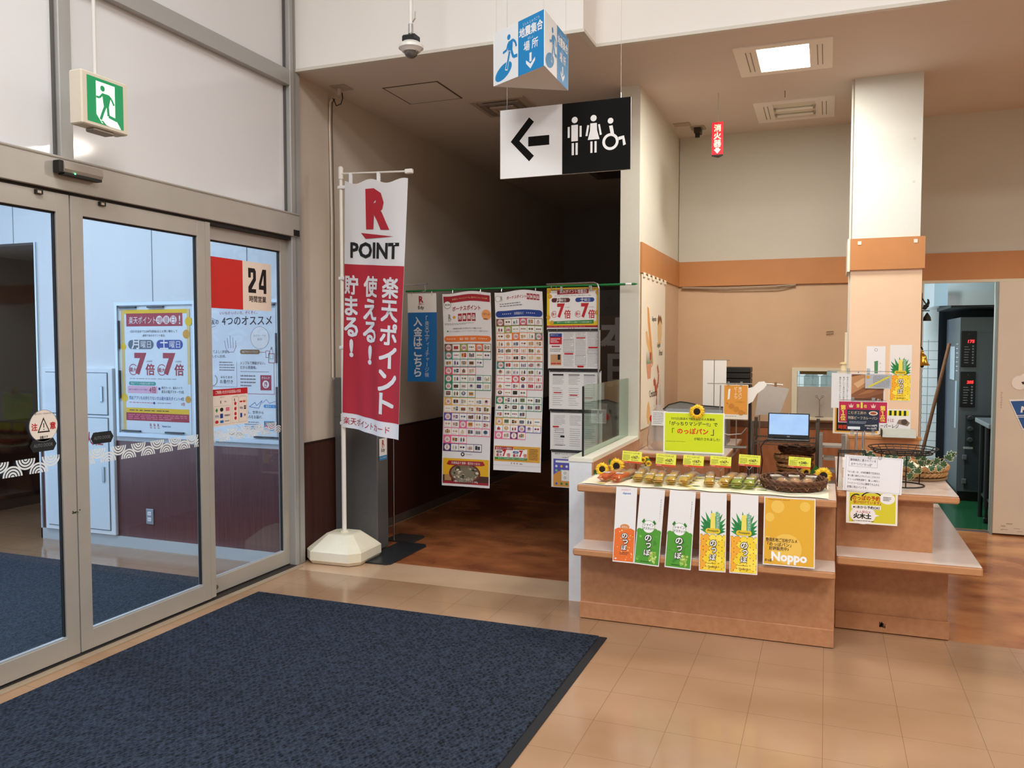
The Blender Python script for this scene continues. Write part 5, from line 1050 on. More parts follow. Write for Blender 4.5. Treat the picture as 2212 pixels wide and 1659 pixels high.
MB().ball((.012, .004, .085), .016, M('#35652a', .6), 8).build('leaf', t)

# ----- price cards on wire stands
def price_card(x, z0, z1, title, price, lab, y=4.80, wd=.118):
    t = thing('price_card', lab, 'price card', (x, y, .79), 0, 'yellow price cards along the counter'); h = z1 - z0
    s = MB(); s.box((-.02, -.015, .004), (.02, .015, .010), clear('acrylic', '#e8eeee', .2, .05, body='#cfd6d8') if 'ACR' not in MC else MC['ACR'], .001); s.build('base', t)
    s = MB(); W2 = CHROME; zb = z0 - .79; s.tube([(0, 0, .01), (0, 0, zb - .02)], .0015, W2, 6); s.tube([(0, 0, zb - .021), (-.02, 0, zb + .004)], .0013, W2, 5); s.tube([(0, 0, zb - .021), (.02, 0, zb + .004)], .0013, W2, 5)
    for q in (-.024, .024): s.tube([(q + .005 * math.cos(a_ * PI / 5), .0, zb + .006 + .005 * math.sin(a_ * PI / 5)) for a_ in range(10)], .0011, W2, 5, True)
    s.build('wire_holder', t)
    p = Sheet(wd, h, M('#e9ec4e', .45, coat=.3)); p.rect(0, .84, 1, 1, M('#d2502c', .5), 1); p.dashes(.06, .89, .3, .95, 1, WHT, 2)
    if title: p.text(title, .08, .08, .88, .22, BLK, 2)
    p.dashes(.05, .30, .40, .78, 5, M('#6a7a2a', .5), 1, hh=.4); p.text('税', .46, .42, .54, .60, BLK, 2); p.text(price, .56, .36, .80, .62, BLK, 2, .03); p.text('円', .81, .46, .87, .60, BLK, 2); p.text('税込' + ('180.36円' if price == '167' else '259.20円'), .48, .68, .84, .78, BLK, 2)
    o = p.build('card', (0, -.004, zb), parent=t); o.rotation_euler = (rad(-8), rad(2), 0); return t
MC['ACR'] = clear('acrylic', '#e8eeee', .2, .05, body='#cfd6d8')
for x, z0, z1, ti, pr_, lab in ((-1.08, .866, .937, 'みかんクリームのっぽ', '167', 'yellow 167円 price card above the orange bread packets'), (-.877, .857, .930, 'パイナップルのっぽ', '167', 'yellow 167円 price card above the left of the five yellow packets'), (-.717, .861, .930, 'クリームのっぽ', '167', 'yellow 167円 price card right of the five yellow packets'), (-.562, .869, .932, 'ピーナッツのっぽ', '167', 'yellow 167円 price card above the leftmost of the four packets'), (-.402, .883, .948, 'シャインマスカットのっぽ', '167', 'yellow 167円 price card above the green bread packets'), (-.134, .882, .943, 'のっぽラスク', '240', 'yellow 240円 price card behind the woven tray')): price_card(x, z0, z1, ti, pr_, lab, 4.87 if pr_ == '240' else 4.83)

# ----- woven tray with bagged pastries
def ring_pts(rx, ry, z, n=48, w=0, k=9, ph=0): return [(rx * (1 + w * math.sin(k * 2 * PI * i / n + ph)) * math.cos(2 * PI * i / n), ry * (1 + w * math.sin(k * 2 * PI * i / n + ph)) * math.sin(2 * PI * i / n), z + w * .3 * math.cos(k * 2 * PI * i / n + ph)) for i in range(n)]
DW = M('#553522', .7, noise=.3, nscale=40, bump=.5, bscale=150); DW2 = M('#6b4630', .7, noise=.3, nscale=40)
t = thing('woven_tray', 'dark brown oval woven tray of bagged pastries at the right end of the counter', 'tray', (-.16, 4.70, .797))
s = MB(); s.lathe([(.001, .002), (.145, .002), (.155, .01), (.001, .008)], DW, n=36, sx=1, sy=1.02); s.build('woven_base', t)
s = MB()
for i, (rr_, z) in enumerate(((.150, .010), (.158, .020), (.164, .031), (.168, .042), (.170, .050))):
    for ph in (0, PI): s.tube(ring_pts(rr_, rr_ * 1.03, z, 90, .018, 13, ph + i), .0062, DW if i % 2 else DW2, 6, True)
s.build('woven_rim', t, True)
s = MB(); zz = []
n = 28
for i in range(n): a = 2 * PI * i / n; zz.append(((.174 if i % 2 else .160) * math.cos(a), (.178 if i % 2 else .166) * math.sin(a), .052 if i % 2 == 0 else .012))
s.tube(zz, .0028, M('#8a6244', .7), 5, True); s.build('zigzag_lacing', t)
for (x, y, a, lab) in ((-.215, 4.68, .5, 'bagged brown pastry at the left of the woven tray'), (-.15, 4.69, .1, 'bagged brown pastry in the middle of the woven tray'), (-.085, 4.70, -.2, 'bagged brown pastry at the right of the woven tray')):
    t = thing('bagged_pastry', lab, 'pastry', (x, y, .808), a, 'bagged pastries in the woven tray')
    s = MB(); s.ball((0, 0, .022), .030, BRD2, 16, (.95, 1.6, .66)); s.build('pastry', t, True); s = MB(); vs = []; fs = []; q = 18
    for i in range(11):
        u = i / 10; r = min(1, (u * 6) ** .5) * (1 - max(0, u - .7) * 2.4)
        for k in range(q): th = 2 * PI * k / q; vs.append((.033 * (.75 + .25 * r) * math.cos(th), -.07 + .16 * u, .024 + .026 * r * math.sin(th) + .03 * max(0, u - .55)))
    for i in range(10):
        for k in range(q): fs.append((i * q + k, i * q + (k + 1) % q, (i + 1) * q + (k + 1) % q, (i + 1) * q + k))
    s.add(vs, fs, F_CL); s.build('clear_bag', t, True); s = MB(); s.box((-.028, .07, .040), (.028, .094, .046), WHT); o = s.build('white_closure', t)

# ----- bright yellow announcement on its holder
t = thing('announcement_sign', 'large bright yellow laminated 「のっぽパン」 announcement standing behind the bread', 'sign', (-.733, 4.94, .79))
s = MB(); s.box((-.06, -.01, .001), (.06, .07, .006), MC['ACR'], .001); s.box((-.004, .004, .006), (.004, .008, .16), MC['ACR']); s.box((-.165, .004, .13), (.165, .007, .40), MC['ACR']); s.build('acrylic_holder', t)
p = Sheet(.358, .243, M('#f2f2ea', .2, coat=.6)); yy = M('#d6e51c', .3, coat=.4); p.rect(.025, .025, .975, .96, yy, 1); k_ = M('#24301a', .5)
p.text('7/27(日)放送の TBSテレビの人気番組', .05, .13, .92, .20, k_, 2, .02); p.text('「がっちりマンデー!!」で', .05, .23, .94, .33, k_, 2, .03); p.text('「', .14, .40, .19, .52, k_, 2); p.text('のっぽパン', .21, .39, .76, .53, M('#d8401e', .4), 2, .05); p.text('」', .78, .40, .83, .55, k_, 2); p.text('が紹介されました!', .50, .61, .94, .68, k_, 2, .02); p.dashes(.04, .72, .5, .735, 1, k_, 2)
p.build('laminated_sheet', (0, 0, .138), parent=t)

flower = thing('artificial_sunflower', 'artificial sunflower clipped to the top edge of the yellow announcement', 'flower', (-.712, 4.925, 1.178))
s = MB(); f = sunflower_head(s, (0, 0, 0), .048, .05, -.2); s.build('petals', flower); s = MB(); s.ball((0, -.004, 0), .020, M('#2a1a10', .9, bump=.6, bscale=400), 14, (1, .3, 1), fn=f); s.build('seed_disc', flower, True)
# ================================================================= RIGHT COUNTER AND PILLAR
# hand-written sign clipped to a wire display and the yellow reservation note below
t = thing('wire_riser', 'low black wire riser at the front left corner of the right counter', 'wire rack', (.150, 4.955, .787))
BW_ = M('#1d1a17', .5, metal=.3); s = MB(); s.tube([(-.08, -.07, .19), (.06, -.07, .19), (.06, .07, .19), (-.08, .07, .19)], .003, BW_, 6, True)
for k in range(5): s.tube([(-.08 + .035 * k, -.07, .19), (-.08 + .035 * k, .07, .192)], .002, BW_, 5)
for k in range(3): s.tube([(-.08, -.035 + .035 * k, .191), (.06, -.035 + .035 * k, .191)], .002, BW_, 5)
s.build('grid_top', t)
for x in (-.08, .06):
    for y in (-.07, .07): MB().tube([(x, y, .19), (x * 1.05, y * 1.02, .002)], .003, BW_, 6).build('leg', t)
t = thing('white_box', 'small white boxes stacked on the right counter under the black wire riser', 'boxes', (.135, 4.955, .787)); 
for k in range(3): MB().box((-.045, -.05, .002 + .05 * k), (.045, .05, .05 + .05 * k), M(['#e9e2da', '#dcc8b8', '#eae6e0'][k], .5), .002).build('box', t)
hw = M('#2a2a33', .5)
p = Sheet(.288, .192, M('#eeeef2', .3, coat=.5)); p.frame(.03, .03, .97, .97, .002, hw); p.frame(.08, .06, .57, .31, .004, GRY); p.text('静岡県民に愛されている', .10, .09, .54, .165, hw, 2); p.text('おやつパン"のっぽ"', .12, .20, .48, .28, hw, 2)
for i, l_ in enumerate(('「のっぽ」は、1978年静岡で生まれた', '長く細く焼き上げたパンにこだわりの', 'クリームが相性抜群で、優しい味わい', 'ファミリーとともに静岡で大人から', '記憶に残るパンです。')): p.text(l_, .07, .43 + i * .105, .62 if i < 4 else .42, .50 + i * .105, hw, 2)
o = p.build('handwritten_sign', (.236, 4.765, .785), rad(1.5), rad(-4)); tag(o, 'white hand-lettered sign 静岡県民に愛されている at the edge of the right counter', 'sign'); o.rotation_euler[1] = rad(2.2)
for x in (-.02, .03): MB().tube([(x + .008 * math.cos(a_ * PI / 6), -.003, .188 + .008 * math.sin(a_ * PI / 6)) for a_ in range(12)], .0012, CHROME, 5, True).build('clip_ring', o)
p = Sheet(.252, .172, M('#f0efe8', .3, coat=.5)); p.rect(.06, .04, .96, .95, M('#d9cf35', .4), 1); bk = M('#241c14', .5)
p.ring(.5, .22, .22, .03, bk, 2, a0=20, a1=160, ry=.16); p.ring(.2, .25, .12, .025, bk, 2, a0=60, a1=200); p.ring(.8, .22, .12, .025, bk, 2, a0=60, a1=140)
p.circ(.8, .18, .15, WHT, 2, ry=.12); p.dashes(.72, .12, .88, .26, 3, bk, 3); p.text('のっぽの予約', .12, .12, .66, .27, M('#c04a18', .5), 3, .05); p.text('受け付けています。', .14, .28, .68, .38, M('#c04a18', .5), 3, .03)
p.rect(.10, .42, .68, .54, WHT, 3); p.text('※1本から予約OK!', .13, .44, .66, .53, bk, 4, .04); p.circ(.33, .72, .25, WHT, 3, ry=.20, n=30); p.raw([(.5, .66), (.66, .72), (.5, .80)], WHT, 3); p.text('＊入荷日＊', .2, .59, .48, .67, M('#c04a68', .5), 4, .02); p.text('火木土', .12, .68, .52, .84, bk, 4, .07); p.dashes(.12, .89, .6, .93, 1, bk, 3)
o = p.build('reservation_note', (.237, 4.759, .615), rad(.5), rad(-3)); tag(o, 'yellow laminated note reading 火木土 taped below the hand-lettered sign', 'note')

# three signs on stands
def clipstand(lab, x, y, z1, half, poleoff=0):
    t = thing('sign_stand', lab, 'sign stand', (x, y, .787)); MB().box((-.05, -.04, .001), (.05, .04, .006), STEEL, .002).build('base', t); MB().cyl((poleoff, 0), .0032, .006, z1 - .787, CHROME, 8).build('pole', t)
    MB().tube([(-half, 0, z1 - .787), (half, 0, z1 - .787)], .002, CHROME, 6).build('cross_bar', t)
    for q in (-.055, .055): MB().box((q - .009, -.008, z1 - .787 - .02), (q + .009, .005, z1 - .787 + .018), MC['ACR'], .002).build('clear_clip', t)
    return t
clipstand('thin metal stand holding the baguette poster on the right counter', .178, 5.37, 1.413, .175, .0)
p = Sheet(.295, .212, PAPC); p.vtext('朝食やおやつに長くしみこむ', .28, .1, .33, .8, GRY, 2); p.vtext('香ばしい小麦の味わい豊かな', .21, .1, .26, .85, GRY, 2); p.vtext('焼きたてのバゲットをどうぞ', .14, .1, .19, .9, GRY, 2)
p.rect(.38, .03, .98, .72, M('#7a4a2e', .5), 1); p.raw([(.38, .1), (.62, .03), (.98, .03), (.98, .2), (.5, .6), (.38, .6)], M('#c08a5c', .5), 2); p.raw([(.42, .3), (.6, .14), (.78, .05), (.7, .2), (.5, .42)], M('#dcb083', .5), 3); p.raw([(.38, .6), (.6, .4), (.98, .35), (.98, .55), (.6, .72), (.38, .72)], M('#8f5a3a', .5), 3); p.raw([(.5, .62), (.7, .45), (.9, .42), (.75, .55)], M('#a97048', .5), 4)
p.rect(.38, .72, .98, .98, M('#53331f', .5), 2); p.vtext('おり', .86, .70, .93, .96, WHT, 5); p.vtext('バゲ', .76, .68, .83, .95, WHT, 5)
o = p.build('bread_poster', (.176, 5.362, 1.19)); tag(o, 'poster with a close-up of split baguettes on the tall stand', 'poster')
p = Sheet(.142, .085, M('#b9bcc2', .5)); p.dashes(.3, .08, .95, .92, 9, M('#6b6e78', .5), 1, hh=.35); p.raw([(.1, .85), (.15, .95), (.95, .2), (.9, .1)], M('#d8cf4a', .5), 2); p.circ(.1, .2, .07, GOLD, 2)
o = p.build('paper_note', (.287, 5.350, 1.312)); tag(o, 'small grey note with a yellow highlighter streak clipped beside the baguette poster', 'note')
clipstand('thin metal stand holding the crimson ranking sign on the right counter', .200, 5.20, 1.249, .125, .012)
cr = M('#c22a52', .45)
p = Sheet(.265, .127, PAPC); p.rect(.015, .03, .985, .97, cr, 1); gy = M('#f5dc5c', .5)
p.vtext('第１位', .05, .18, .15, .92, gy, 2, .05); p.vtext('第１位', .85, .18, .95, .92, gy, 2, .05); p.text('第', .37, .14, .43, .30, gy, 2, .04); p.text('1', .455, .05, .495, .32, gy, 2, .04, fill=True); p.text('位', .52, .16, .58, .30, gy, 2, .04)
for x in (.21, .66): p.raw([(x, .14), (x + .03, .22), (x + .05, .10), (x + .07, .22), (x + .10, .14), (x + .085, .30), (x + .015, .30)], M('#f0c8b8', .5), 2, [(0, 1, 6), (1, 2, 3, 5, 6), (3, 4, 5)])
o = p.build('ranking_sign', (.200, 5.192, 1.118)); tag(o, 'crimson 第1位 ranking sign with gold lettering behind the navy price sign', 'sign')
t = clipstand('short metal stand holding the navy curry bread sign', .197, 5.095, 1.075, .06, .0)
nv = M('#1c2a3e', .35, coat=.4); p = Sheet(.169, .119, nv); p.text('こむぎ工房の', .04, .08, .60, .22, M('#d8c29a', .5), 2, .01); p.text('特製ビーフカレーパン', .04, .32, .96, .47, M('#e0d2b0', .5), 2, .01); p.dashes(.08, .55, .62, .68, 2, M('#9aa6b6', .5), 1); p.raw([(.68 + .14 * (1 + math.cos(q * PI / 8)), .16 - .10 * math.sin(q * PI / 8)) for q in range(16)], M('#e9d8c0', .5), 1); p.raw([(.72 + .10 * (1 + math.cos(q * PI / 8)), .16 - .06 * math.sin(q * PI / 8)) for q in range(16)], M('#9a4a34', .5), 2)
p.text('140円', .76, .70, .94, .80, WHT, 2, .03); p.text('本体価格', .56, .72, .74, .79, WHT, 2); p.text('151円', .76, .84, .92, .93, WHT, 2, .02); p.text('税込', .62, .85, .74, .92, WHT, 2); p.rect(.03, .82, .42, .95, M('#dfe6ee', .4), 2)
o = p.build('curry_bread_sign', (.197, 5.088, 1.084)); tag(o, 'navy curry bread price sign reading 140円 in front of the crimson sign', 'sign')
# tray rack behind the signs and the framed black notice on it
t = thing('tray_rack', 'grey slotted tray rack behind the signs on the right counter', 'rack', (.02, 6.30, 0)); g1 = M('#8f8b84', .45, metal=.2); 
for x in (-.05, .10):
    for y in (-.05, .12): MB().box((x - .012, y - .012, .004), (x + .012, y + .012, .93), g1).build('upright', t)
for k in range(9): MB().box((-.04, -.048, .12 + .09 * k), (.10, .12, .135 + .09 * k), M('#a9a59c', .4, metal=.2)).build('tray_runner', t)
t = thing('framed_notice', 'gold-framed black notice standing on the tray rack beside the pillar', 'notice', (.19, 6.02, .787)); MB().box((-.145, 0, .18), (.145, .012, .375), M('#e8e2d0', .5), .003).build('frame', t); MB().tube([(0, .02, .003), (0, .02, .2)], .004, CHROME, 6).build('support_rod', t); MB().box((-.04, -.02, .001), (.04, .05, .005), STEEL).build('base', t)
p = Sheet(.265, .172, M('#d99a2a', .5)); p.rect(.04, .05, .96, .95, M('#171010', .4), 1); p.text('時間', .08, .72, .3, .88, M('#c8381c', .5), 2, .05); p.build('notice_sheet', (0, -.002, .192), parent=t)
# notices on the pillar
PF = PY0 - .001
p = Sheet(.125, .26, M('#e9e9ea', .4)); p.ring(.5, .10, .09, .02, GRY, 1); p.raw([(.42, .42), (.62, .40), (.62, 1), (.45, 1)], M('#4d8a5c', .5), 1); p.vtext('のっぽ', .70, .42, .78, .75, GRY, 2)
tag(p.build('pillar_notice', (.330, PF, 1.30)), 'pale green and white notice on the pillar above the grey note', 'notice')
p = Sheet(.142, .405, PAPC); pine_poster(p); tag(p.build('pillar_notice', (.493, PF, 1.165)), 'tall pineapple のっぽ poster on the pillar', 'poster')
p = Sheet(.225, .205, PAP)
for i in range(6): p.rect(.10 + i * .14, .04, .17 + i * .14, .22, M('#1c2414', .5), 1); p.rect(.17 + i * .14, .04, .24 + i * .14, .22, M('#e6e02c', .5), 1)
p.rect(.0, .9, .3, 1, M('#1c2414', .5), 1); rd = M('#a8343c', .5); p.text('お会計は', .02, .32, .52, .46, rd, 2); p.text('スーパーレジ', .02, .52, .66, .66, BLK, 2, .02); p.text('までお持ちください', .02, .74, .90, .88, rd, 2); p.raw([(.60, .50), (.66, .36), (.86, .33), (.98, .46), (.92, .58)], M('#8a7464', .5), 2); p.circ(.82, .44, .09, M('#4d4038', .5), 3)
tag(p.build('pillar_notice', (.453, PF, .902)), 'white notice with black and yellow stripes directing payment, low on the pillar', 'notice')
t = thing('small_jar', 'small cream container on a ledge at the left edge of the pillar', 'container', (.122, 6.56, 1.372)); MB().box((-.05, -.04, -.01), (.034, .05, -.002), M('#cfc6a8', .5)).build('ledge_bracket', t); s = MB(); s.lathe([(.026, -.001), (.028, .05), (.024, .055)], M('#ead9b0', .5), n=16); s.lathe([(.032, .055), (.032, .067), (.02, .07)], M('#e3cf9c', .5), n=16); s.build('jar_body', t, True); MB().box((-.0, .052, .0), (.03, .06, .29), M('#efe6c8', .5)).build('white_board', t)
t = thing('slanted_dispenser', 'grey slanted plastic dispenser on the orange cabinet at the pillar foot', 'dispenser', (.485, 6.42, .92)); s = MB(); s.prism([(-.085, .001), (.04, .001), (.04, .04), (-.02, .058), (-.075, .02)], -.11, .105, M('#aab0aa', .35, noise=.04), ax=0, fn=lambda x, y, z: (x, y, z)); s.build('body', t); MB().box((-.118, -.08, .001), (-.11, .038, .055), M('#2b3028', .5), .004).build('side_panel', t)

# round wire stand, ivy and braided basket
t = thing('wire_stand', 'round black wire cake stand with trailing ivy on the right counter', 'wire stand', (.405, 5.06, .787)); s = MB(); s.tube(ring_pts(.112, .105, .004, 40), .0038, BW_, 6, True); s.build('base_ring', t)
for a in (35, 155, 275): MB().tube([(.112 * math.cos(rad(a)), .105 * math.sin(rad(a)), .004), (.118 * math.cos(rad(a)), .11 * math.sin(rad(a)), .18)], .0034, BW_, 6).build('leg', t)
s = MB(); s.tube(ring_pts(.15, .14, .185, 40), .0038, BW_, 6, True); s.tube(ring_pts(.178, .165, .212, 40), .0032, BW_, 6, True); s.tube(ring_pts(.165, .153, .198, 40), .0024, BW_, 6, True)
for k in range(9):
    x = -.14 + .035 * k; y = math.sqrt(max(0, .15 ** 2 - x * x)) * .93; s.tube([(x * 1.15, -y * 1.12, .21), (x, -y * .9, .186), (x, y * .9, .186), (x * 1.15, y * 1.12, .21)], .0022, BW_, 5)
for k in range(5): y = -.1 + .05 * k; x = math.sqrt(max(0, .14 ** 2 - y * y)); s.tube([(-x, y, .188), (x, y, .188)], .0022, BW_, 5)
s.build('wire_basket_top', t)
t = thing('ivy_garland', 'variegated ivy winding under the round black wire stand', 'plant', (.42, 5.10, .787))
IV1 = M('#3e5f3c', .45, noise=.3, nscale=30); IV2 = M('#e3e6c9', .5); s = MB(); s2 = MB()
def ivy(c, r, yaw, tilt, roll):
    L5 = [(0, -.45), (.45, -.55), (.9, -.15), (.5, .05), (.72, .5), (.28, .42), (0, 1.0), (-.28, .42), (-.72, .5), (-.5, .05), (-.9, -.15), (-.45, -.55)]
    mtx = Matrix.Rotation(yaw, 3, 'Z') @ Matrix.Rotation(tilt, 3, 'X') @ Matrix.Rotation(roll, 3, 'Y')
    for sc_, m, dy, b in ((1, IV2, 0, s), (.86, IV1, -.0012, s)):
        vs = [(0, 0, 0)] + [(x * r * sc_, 0, z * r * sc_) for x, z in L5]
        vs = [tuple(Vector(c) + mtx @ Vector((v[0], dy + abs(v[0]) * .25, v[2]))) for v in vs]; b.add(vs, [(0, i + 1, (i + 1) % 12 + 1) for i in range(12)], m)
for k in range(30):
    x = -.20 + .38 * k / 29; c = (x, -.06 + R.uniform(-.03, .07), .135 + R.uniform(-.045, .035)); ivy(c, R.uniform(.022, .034), R.uniform(-.6, .6), R.uniform(-.5, .5), R.uniform(-2.6, 2.6))
for c in ((.215, -.03, .165), (.19, -.04, .13), (-.21, -.03, .165), (.23, -.02, .18), (.06, -.08, .09), (.02, -.08, .06)): ivy(c, .031, R.uniform(-.4, .4), .1, R.uniform(-1, 2.4))
s.build('leaves', t)
s = MB(); s.tube([(-.22, -.02, .16), (-.1, -.01, .15), (0, .02, .16), (.1, -.02, .14), (.2, -.02, .16), (.26, -.01, .19)], .0022, M('#6b5a3a', .6), 5); s.tube([(.04, -.06, .12), (.05, -.085, .06), (.02, -.09, .03)], .0016, M('#8a9a5a', .6), 5); s.build('stem', t)
t = thing('braided_basket', 'two-tier braided straw basket lined with cream cloth on the right counter', 'basket', (.515, 5.40, .787)); BR1 = M('#b98d5a', .7, noise=.35, nscale=50, bump=.5, bscale=160)
def braid(s, rx, ry, z, th, n=34, m=BR1):
    for i in range(n):
        a = 2 * PI * i / n; c = (rx * math.cos(a), ry * math.sin(a)); d = (-rx * math.sin(a), ry * math.cos(a)); l = math.hypot(*d); d = (d[0] / l, d[1] / l); ln = PI * (rx + ry) / n * .95
        s.tube([(c[0] - d[0] * ln, c[1] - d[1] * ln, z - th * .55), (c[0] - d[0] * ln * .4, c[1] - d[1] * ln * .4, z - th * .1), (c[0] + d[0] * ln * .4, c[1] + d[1] * ln * .4, z + th * .4), (c[0] + d[0] * ln * .9, c[1] + d[1] * ln * .9, z + th * .1)], [th * .25, th * .62, th * .62, th * .2], m, 7)
s = MB(); s.tube(ring_pts(.150, .165, .008, 60), .008, M('#b08a64', .7, bump=1, bscale=500), 8, True); s.build('base_coil', t, True)
s = MB(); braid(s, .148, .162, .034, .019); s.build('lower_braid', t, True); s = MB(); braid(s, .156, .170, .068, .021); s.build('upper_braid', t, True)
s = MB(); s.lathe([(.001, .012), (.14, .012), (.152, .05), (.145, .05), (.001, .02)], M('#8a6238', .8), n=36, sx=.97, sy=1.06); s.build('basket_wall', t, True)
s = MB(); vs = [(0, 0, .052)]; fs = []
for i in range(40): a = 2 * PI * i / 40; vs.append((.135 * math.cos(a), .148 * math.sin(a), .064 + .012 * math.sin(i * 1.9) + .006 * math.sin(i * 4.1)))
s.add(vs, [(0, i + 1, (i + 1) % 40 + 1) for i in range(40)], M('#efe8cf', .7)); s.build('cloth_liner', t)

# ================================================================= BEHIND THE COUNTER
t = thing('bag_of_bread', 'clear plastic bag with red fastener holding bread on the rear counter', 'bag', (-1.175, 6.16, .78)); s = MB(); vs = []; fs = []; q = 20; prof = [(.075, 0), (.088, .02), (.08, .09), (.07, .16), (.062, .22), (.04, .29), (.028, .315), (.035, .335)]
for r, z in prof:
    for k in range(q): th = 2 * PI * k / q; rr_ = r * (1 + .09 * math.sin(5 * th + z * 30)); vs.append((rr_ * math.cos(th), .7 * rr_ * math.sin(th), z + .003))
for i in range(len(prof) - 1):
    for k in range(q): fs.append((i * q + k, i * q + (k + 1) % q, (i + 1) * q + (k + 1) % q, (i + 1) * q + k))
s.add(vs, fs, clear('thick_bag_film', '#f2eee8', .32, .15, body='#e6ded6')); s.build('clear_bag', t, True); s = MB(); s.ball((0, 0, .035), .06, BRD2, 14, (1, .65, .5)); s.build('bread_roll', t, True); MB().ball((-.045, -.045, .24), .018, M('#d0202c', .4), 10, (.8, .5, 1.5)).build('red_fastener', t)
p = Sheet(.12, .11, WHT); p.dashes(.08, .1, .9, .9, 7, GRY, 1, hh=.3); o = p.build('printed_label', (.02, -.062, .19), parent=t)
t = thing('bread_slicer', 'grey arched metal bread slicer panel on the rear counter behind the yellow sign', 'machine', (-1.03, 6.62, .78)); gm = M('#8d908f', .35, metal=.5, noise=.05)
pts = [(-.25, 0), (-.25, .17), (-.22, .25), (-.15, .31), (-.06, .335), (.0, .33), (.10, .31), (.30, .30), (.30, 0)]; s = MB(); s.prism(pts, 0, .03, gm, ax=1); s.box((-.25, .03, 0), (.30, .30, .26), gm); s.build('housing', t)
s = MB(); s.tube([(x, -.003, z) for x, z in pts[1:8]], .005, BLACK, 6); s.build('edge_trim', t)
for x, z in ((-.19, .20), (-.14, .19), (-.08, .24)): MB().lathe([(.016, 0), (.016, .004), (.001, .004)], M('#4a4d4c', .4), (0, 0, 0), 14, fn=lambda a, b, c, x=x, z=z: (x + a, -c, z + b)).build('knob', t)
MB().box((-.02, -.003, .2), (.02, 0, .24), WHT).build('switch_label', t); MB().box((.03, -.004, .17), (.28, 0, .28), M('#6d7070', .4)).build('front_panel', t)
t = thing('white_panel_stand', 'tall white two-fold paper stand near the bakery back wall', 'stand', (-.865, 7.0, .78)); wpm = M('#e6e4df', .5)
MB().box((-.10, -.004, .06), (-.012, .0, .66), wpm).build('left_paper', t); MB().box((-.006, -.004, .06), (.09, .0, .66), wpm).build('right_paper', t); s = MB(); s.tube([(-.009, .004, .004), (-.009, .004, .66)], .005, CHROME, 6); s.tube([(-.105, .004, .662), (.115, .004, .662)], .004, CHROME, 6); s.tube([(-.1, .004, .3), (.05, .004, .3)], .003, CHROME, 6); s.build('stand_rod', t); MB().box((-.07, -.06, 0), (.05, .06, .006), STEEL).build('base', t)
t = thing('black_tray_stack', 'stack of black louvred trays behind the orange churro poster', 'trays', (-.715, 7.35, 0))
for x in (-.1, .1): MB().box((x - .01, -.0, 0), (x + .01, .1, 1.08), M('#2a2826', .5)).build('trolley_leg', t)
for k in range(6): MB().box((-.11, -.1, 1.08 + .05 * k), (.11, .12, 1.126 + .05 * k), M('#1c1b19', .45), .006).build('tray', t)
t = thing('churro_poster_stand', 'wire stand with an orange poster of a golden twisted doughnut', 'poster stand', (-.68, 6.48, .78)); WC = M('#a9a49c', .3, metal=.7)
s = MB(); s.tube([(-.18, 0, .492), (.15, 0, .495)], .004, WC, 6); s.build('cross_bar', t); MB().tube([(.04, .01, .005), (.04, .01, .49)], .005, WC, 6).build('pole', t); s = MB(); s.tube([(-.08, .0, .48), (-.085, 0, .12), (-.02, 0, .10), (.08, 0, .11), (.12, 0, .16)], .005, WC, 6); s.build('wire_frame', t); MB().box((-.09, -.03, .0), (.12, .06, .012), M('#7a766e', .4), .003).build('base', t)
for x in (-.02, .075): MB().box((x - .009, -.012, .475), (x + .009, .004, .51), MC['ACR'], .002).build('clear_clip', t)
p = Sheet(.184, .265, M('#e8e2d4', .3, coat=.4)); p.rect(.03, .02, .97, .86, M('#e09a3c', .5), 1); p.raw([(.2, .14), (.28, .12), (.25, .42), (.17, .44)], WHT, 2); p.vtext('ピーナツ', .44, .06, .56, .42, M('#f6e6c8', .5), 2, .03); p.vtext('揚げパン', .60, .06, .74, .42, M('#f6e6c8', .5), 2, .03)
for i in range(6): p.circ(.24 + i * .095, .58 + i * .045, .115, M('#c98534', .5) if i % 2 else M('#dd9a44', .5), 3 + i % 2, n=16)
p.line(.76, .78, .88, .82, .07, M('#c07a30', .5), 3); p.line(.12, .53, .2, .56, .05, M('#c07a30', .5), 3); p.text('もっちり食感おいしい', .5, .48, .86, .52, BRN, 2, skew=.1); p.dashes(.08, .90, .6, .93, 1, GRY)
plab(p.build('poster_sheet', (.035, -.008, .222), parent=t), 'orange doughnut poster')
s = MB(); s.prism([(.11, .33), (.16, .36), (.19, .42), (.24, .46), (.26, .49), (.24, .515), (.20, .51), (.16, .47), (.12, .46)], .004, .007, M('#f2efe8', .4), ax=1); plab(s.build('white_tongue', t), 'white curled card')
t = thing('folded_sheet_stand', 'stand with a large grey clear sheet draped beside the orange poster', 'stand', (-.445, 6.90, .0)); s = MB(); s.prism([(-.09, 1.0), (.10, 1.02), (.17, 1.22), (-.02, 1.25), (-.06, 1.24)], 0, .003, M('#b9b1a8', .3, noise=.05), ax=1); s.build('hanging_sheet', t); s = MB(); s.tube([(-.055, .01, .004), (-.055, .01, 1.27)], .006, WC, 6); s.build('pole', t); s = MB(); s.tube([(-.055, .01, 1.26), (.12, .01, 1.25)], .004, WC, 6); s.box((.055, 0, 1.235), (.075, .018, 1.27), M('#8a6a4c', .4)); s.build('clip_arm', t); MB().box((-.14, -.08, .001), (.03, .10, .012), STEEL).build('base', t)
